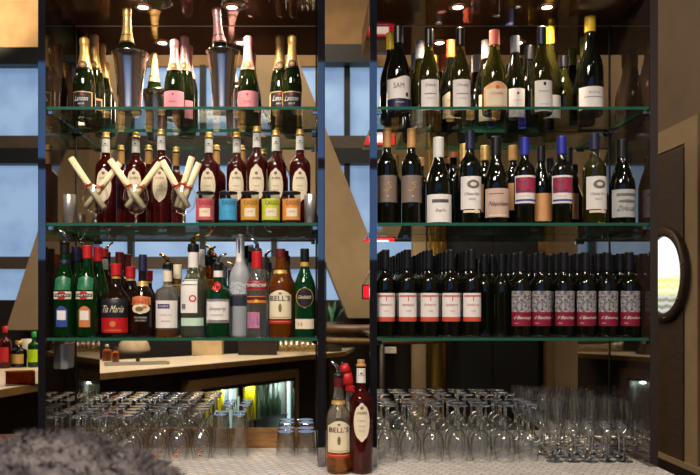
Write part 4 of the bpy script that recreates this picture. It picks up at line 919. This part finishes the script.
# middle and right background
sc = pxs(1,354)
mb = MB(); mb.box((-6*sc,-.03,0),(6*sc,.03,6*sc),WHITE); put('napkin_stack', mb, 390, 353, 'white napkin stack on the back bar beyond the left post', 'napkins', None, False)
P5 = 5.75
o = empty('exit_sign', (wx(379,P5),P5,wz(292,P5)), 'red and white illuminated sign box hanging near the pale pier', 'sign')
hw, hh = 15.5/F*P5, 6/F*P5
MB().box((-hw-.01,.0,-hh-.01),(hw+.01,.05,hh+.01),DRAIL).build('sign_case', o, False)
MB().box((-hw,-.004,-hh),(hw,.0,hh),pm('sign_red_glow', (230,20,34), .4, emit=1.3)).build('red_panel', o, False)
MB().box((-hw*.62,-.007,-hh*.62),(hw*.62,-.004,hh*.62),pm('sign_white_glow', (255,236,230), .4, emit=2)).build('white_panel', o, False)
MB().tube([(-hw,.025,hh+.01),(-hw*.5,.025,hh+.12)], .003, CHROME).tube([(hw,.025,hh+.01),(hw*.5,.025,hh+.12)], .003, CHROME).box((-hw*.6,.0,hh+.115),(hw*.6,.05,hh+.125),CHROME).build('hanger', o, False)
tag(MB().lathe([(0,0),(.075,0),(.075,4.6),(0,4.6)], pm('polished_brass_column', (200,164,84), .16, metal=.85, var=.1, vscale=4, stretch=(20,20,.3)), 40).build('brass_column', None), 'shiny round brass column behind the wine bottles', 'column').location = (wx(437.5,5.7),5.7,0)
bp = empty('black_cabinet', (wx(494,6.0),6.05,0), 'tall black cabinet front behind the wine shelves', 'cabinet')
hw = 46/F*6.0; ht = wz(238,6.0)
MB().box((-hw,0,0),(hw,.3,ht),BLACKM).build('cabinet_body', bp, False)
MB().box((-hw+.01,-.015,.05),(-.004,0,ht-.01),BLACKM).build('cabinet_door', bp, False); MB().box((.004,-.015,.05),(hw-.01,0,ht-.01),BLACKM).build('cabinet_door', bp, False)
# round booth rail behind the counter bottles
bo = empty('round_booth', (.55,6.0,0), 'curved padded rail behind the counter bottles', 'seating')
for z, rr, m, nm in ((wz(333,5.4)+.02,.04,pm('brown_leather', (92,66,46), .4, var=.3),'padded_rail'),(wz(341,5.4),.025,pm('tan_rail', (160,126,84), .4, var=.2),'lower_rail')):
    MB().tube([(-.62*math.cos(t*PI/16), -.62*math.sin(t*PI/16), z) for t in range(17)], rr, m, 10).build(nm, bo)
MB().tube([(0,-.62,0),(0,-.62,wz(333,5.4))], .02, DARKW).build('post', bo)
# plant by the window
pl = empty('potted_plant', (wx(331,6.25),6.25,top), 'small green plant by the window beside the pale pier', 'plant')
zp = wz(322,6.25)-top
MB().lathe([(0,0),(.09,0),(.11,zp),(.10,zp),(0,zp-.02)], DARKW, 20).build('pot', pl)
mb = MB(); LEAF = pm('leaf_green', (60,120,90), .4, var=.4)
for k in range(40):
    a = random.random()*2*PI; t = random.uniform(.1,.6); l = random.uniform(.08,.2)
    bx = Vector((math.cos(a)*.03, math.sin(a)*.03, zp)); tip = bx + Vector((math.cos(a)*l*t*1.4, math.sin(a)*l*t*1.4, l)); s_ = Vector((-math.sin(a),math.cos(a),0))*.014; md = (bx+tip)/2
    mb.add([bx, md+s_, tip, md-s_], [(0,1,2,3)], LEAF)
mb.build('foliage', pl)
# wooden stool behind on the left
ch = empty('bar_stool', (-1.21,2.95,.26), 'brown wooden stool in the dark under the back bar', 'stool')
BRW = pm('stool_wood', (96,60,36), .5, var=.3)
MB().lathe([(0,.60),(.16,.60),(.17,.62),(.16,.65),(0,.66)], BRW, 24).build('seat', ch)
for a in range(4):
    t = a*PI/2+.5; MB().tube([(.12*math.cos(t),.12*math.sin(t),.60),(.20*math.cos(t),.20*math.sin(t),-.26)], .014, BRW).build('leg', ch)

# furry thing in the foreground
fo = empty('furry_armchair', (-.30,.98,0), 'blurred dark grey furry seat back close to the camera below the stemmed glasses', 'seat')
MB().box((-.22,-.10,0),(.17,.14,.86),DARKW).build('seat_frame', fo, False)
YFU = 1.0
top_pts = [(-60,447),(-10,446),(15,436),(30,431),(50,437),(70,430),(95,437),(115,446),(140,454),(165,466),(185,480),(215,505)]
def fur_h(px):
    for (a,ya),(b,yb) in zip(top_pts, top_pts[1:]):
        if a <= px <= b: return ya+(yb-ya)*(px-a)/(b-a)
    return 500
FUR = pm('grey_fur', (136,128,128), .9, var=.5, vscale=25, rgb2=(84,79,80))
mb = MB(); nx_, nz_ = 70, 22; vs = []
for i in range(nx_+1):
    px = -60+275*i/nx_; zt2 = wz(fur_h(px)+5, YFU)
    for j in range(nz_+1):
        a = PI*j/nz_; ry = .16
        vs.append((wx(px,YFU)-fo.location.x, YFU-ry*math.cos(a)-fo.location.y + random.uniform(-.006,.006), (zt2-.86)*math.sin(a)**.7+.86-fo.location.z + random.uniform(-.005,.005)))
mb.add(vs, [(i*(nz_+1)+j, (i+1)*(nz_+1)+j, (i+1)*(nz_+1)+j+1, i*(nz_+1)+j+1) for i in range(nx_) for j in range(nz_)], FUR)
mb.build('hide', fo)
mb2 = MB(); 
for _ in range(17000):
    v = Vector(random.choice(vs)); c = v - Vector((v.x, 0, .9)); nrm = Vector((random.uniform(-.7,.7), c.y*3, .6)).normalized()
    l = random.uniform(.006,.016); s_ = Vector((random.uniform(-1,1), random.uniform(-1,1), 0))  .normalized()*.0006
    v = v + Vector((random.uniform(-.003,.003),random.uniform(-.01,.01),0)); m_ = v+nrm*l*.6+Vector((random.uniform(-.004,.004),0,0))
    mb2.add([v-s_, v+s_, m_+s_*.7, v+nrm*l+Vector((random.uniform(-.008,.008),0,-.003)), m_-s_*.7], [(0,1,2,3,4)], FUR)
tag(mb2.build('fur_pile', fo), kind='stuff')

# ================================================================== lights
def area(name, loc, size, power, color, rot=(0,0,0), sy=None):
    L = bpy.data.lights.new(name, 'AREA'); L.energy = power; L.size = size; L.color = color
    if sy: L.shape = 'RECTANGLE'; L.size_y = sy
    o = bpy.data.objects.new(name, L); COL.objects.link(o); o.location = loc; o.rotation_euler = rot; return o
area('front_ceiling_lamp', (-.9,-.2,3.8), 1.2, 125, (1,.86,.72), (math.radians(38),0,0), .6)
area('back_wall_fill', (-.6,5.4,4.5), 2.5, 70, (1,.80,.55), (0,0,0), 1)  # area light added to warm the beige wall, no fixture
area('bar_top_fill', (-.6,4.9,2.7), .8, 30, (1,.82,.58))  # added light that lifts the pale bar top, no lamp hangs here
def spot(name, loc, tgt, power, color, ang_=60, soft=.05):
    L = bpy.data.lights.new(name, 'SPOT'); L.energy = power; L.color = color; L.spot_size = math.radians(ang_); L.spot_blend = .6; L.shadow_soft_size = soft
    o = bpy.data.objects.new(name, L); COL.objects.link(o); o.location = loc; o.rotation_euler = (Vector(tgt)-Vector(loc)).to_track_quat('-Z','Y').to_euler(); return o
for k, (x, y) in enumerate([(-1.3,.9),(-.75,1.3),(-.2,.9),(.35,1.3),(.9,.9),(1.4,1.3)]):
    spot('bar_fill_spot', (x,y,3.3), (x*.8,2.72,1.0), 42, (1,.87,.74), 50, .035)  # spots added to brighten the counter and give the bottles highlights
spot('column_fill_spot', (.75,4.3,4.3), (1.0,5.7,1.7), 160, (1,.88,.62), 40, .12)  # extra spot put in to raise a highlight on the brass column
spot('wall_washer', (-3.0,6.0,4.15), (-3.0,7,4.25), 120, (1,.80,.52), 80)
w = bpy.data.worlds.new('dusk'); scn.world = w; w.use_nodes = True
w.node_tree.nodes['Background'].inputs[0].default_value = (.25,.35,.5,1); w.node_tree.nodes['Background'].inputs[1].default_value = .3

# ================================================================== camera
cd = bpy.data.cameras.new('camera'); co = bpy.data.objects.new('camera', cd); COL.objects.link(co); scn.camera = co
cd.sensor_width = 36; cd.lens = 36*F/700; co.location = (0,0,ZC); co.rotation_euler = (PI/2,0,0)
cd.shift_x = (350-CX)/700; cd.shift_y = -(237.5-CY)/700
cd.dof.use_dof = True; cd.dof.focus_distance = 2.68; cd.dof.aperture_fstop = 5.6; cd.clip_start = .05
scn.view_settings.view_transform = 'Standard'; scn.view_settings.look = 'None'; scn.view_settings.gamma = 1; scn.view_settings.exposure = 0
cy = scn.cycles
cy.max_bounces = 32; cy.transmission_bounces = 24; cy.transparent_max_bounces = 64; cy.glossy_bounces = 8; cy.diffuse_bounces = 3
cy.caustics_refractive = False; cy.caustics_reflective = False; cy.blur_glossy = .5
try: cy.use_denoising = True; cy.sample_clamp_indirect = 4
except Exception: pass
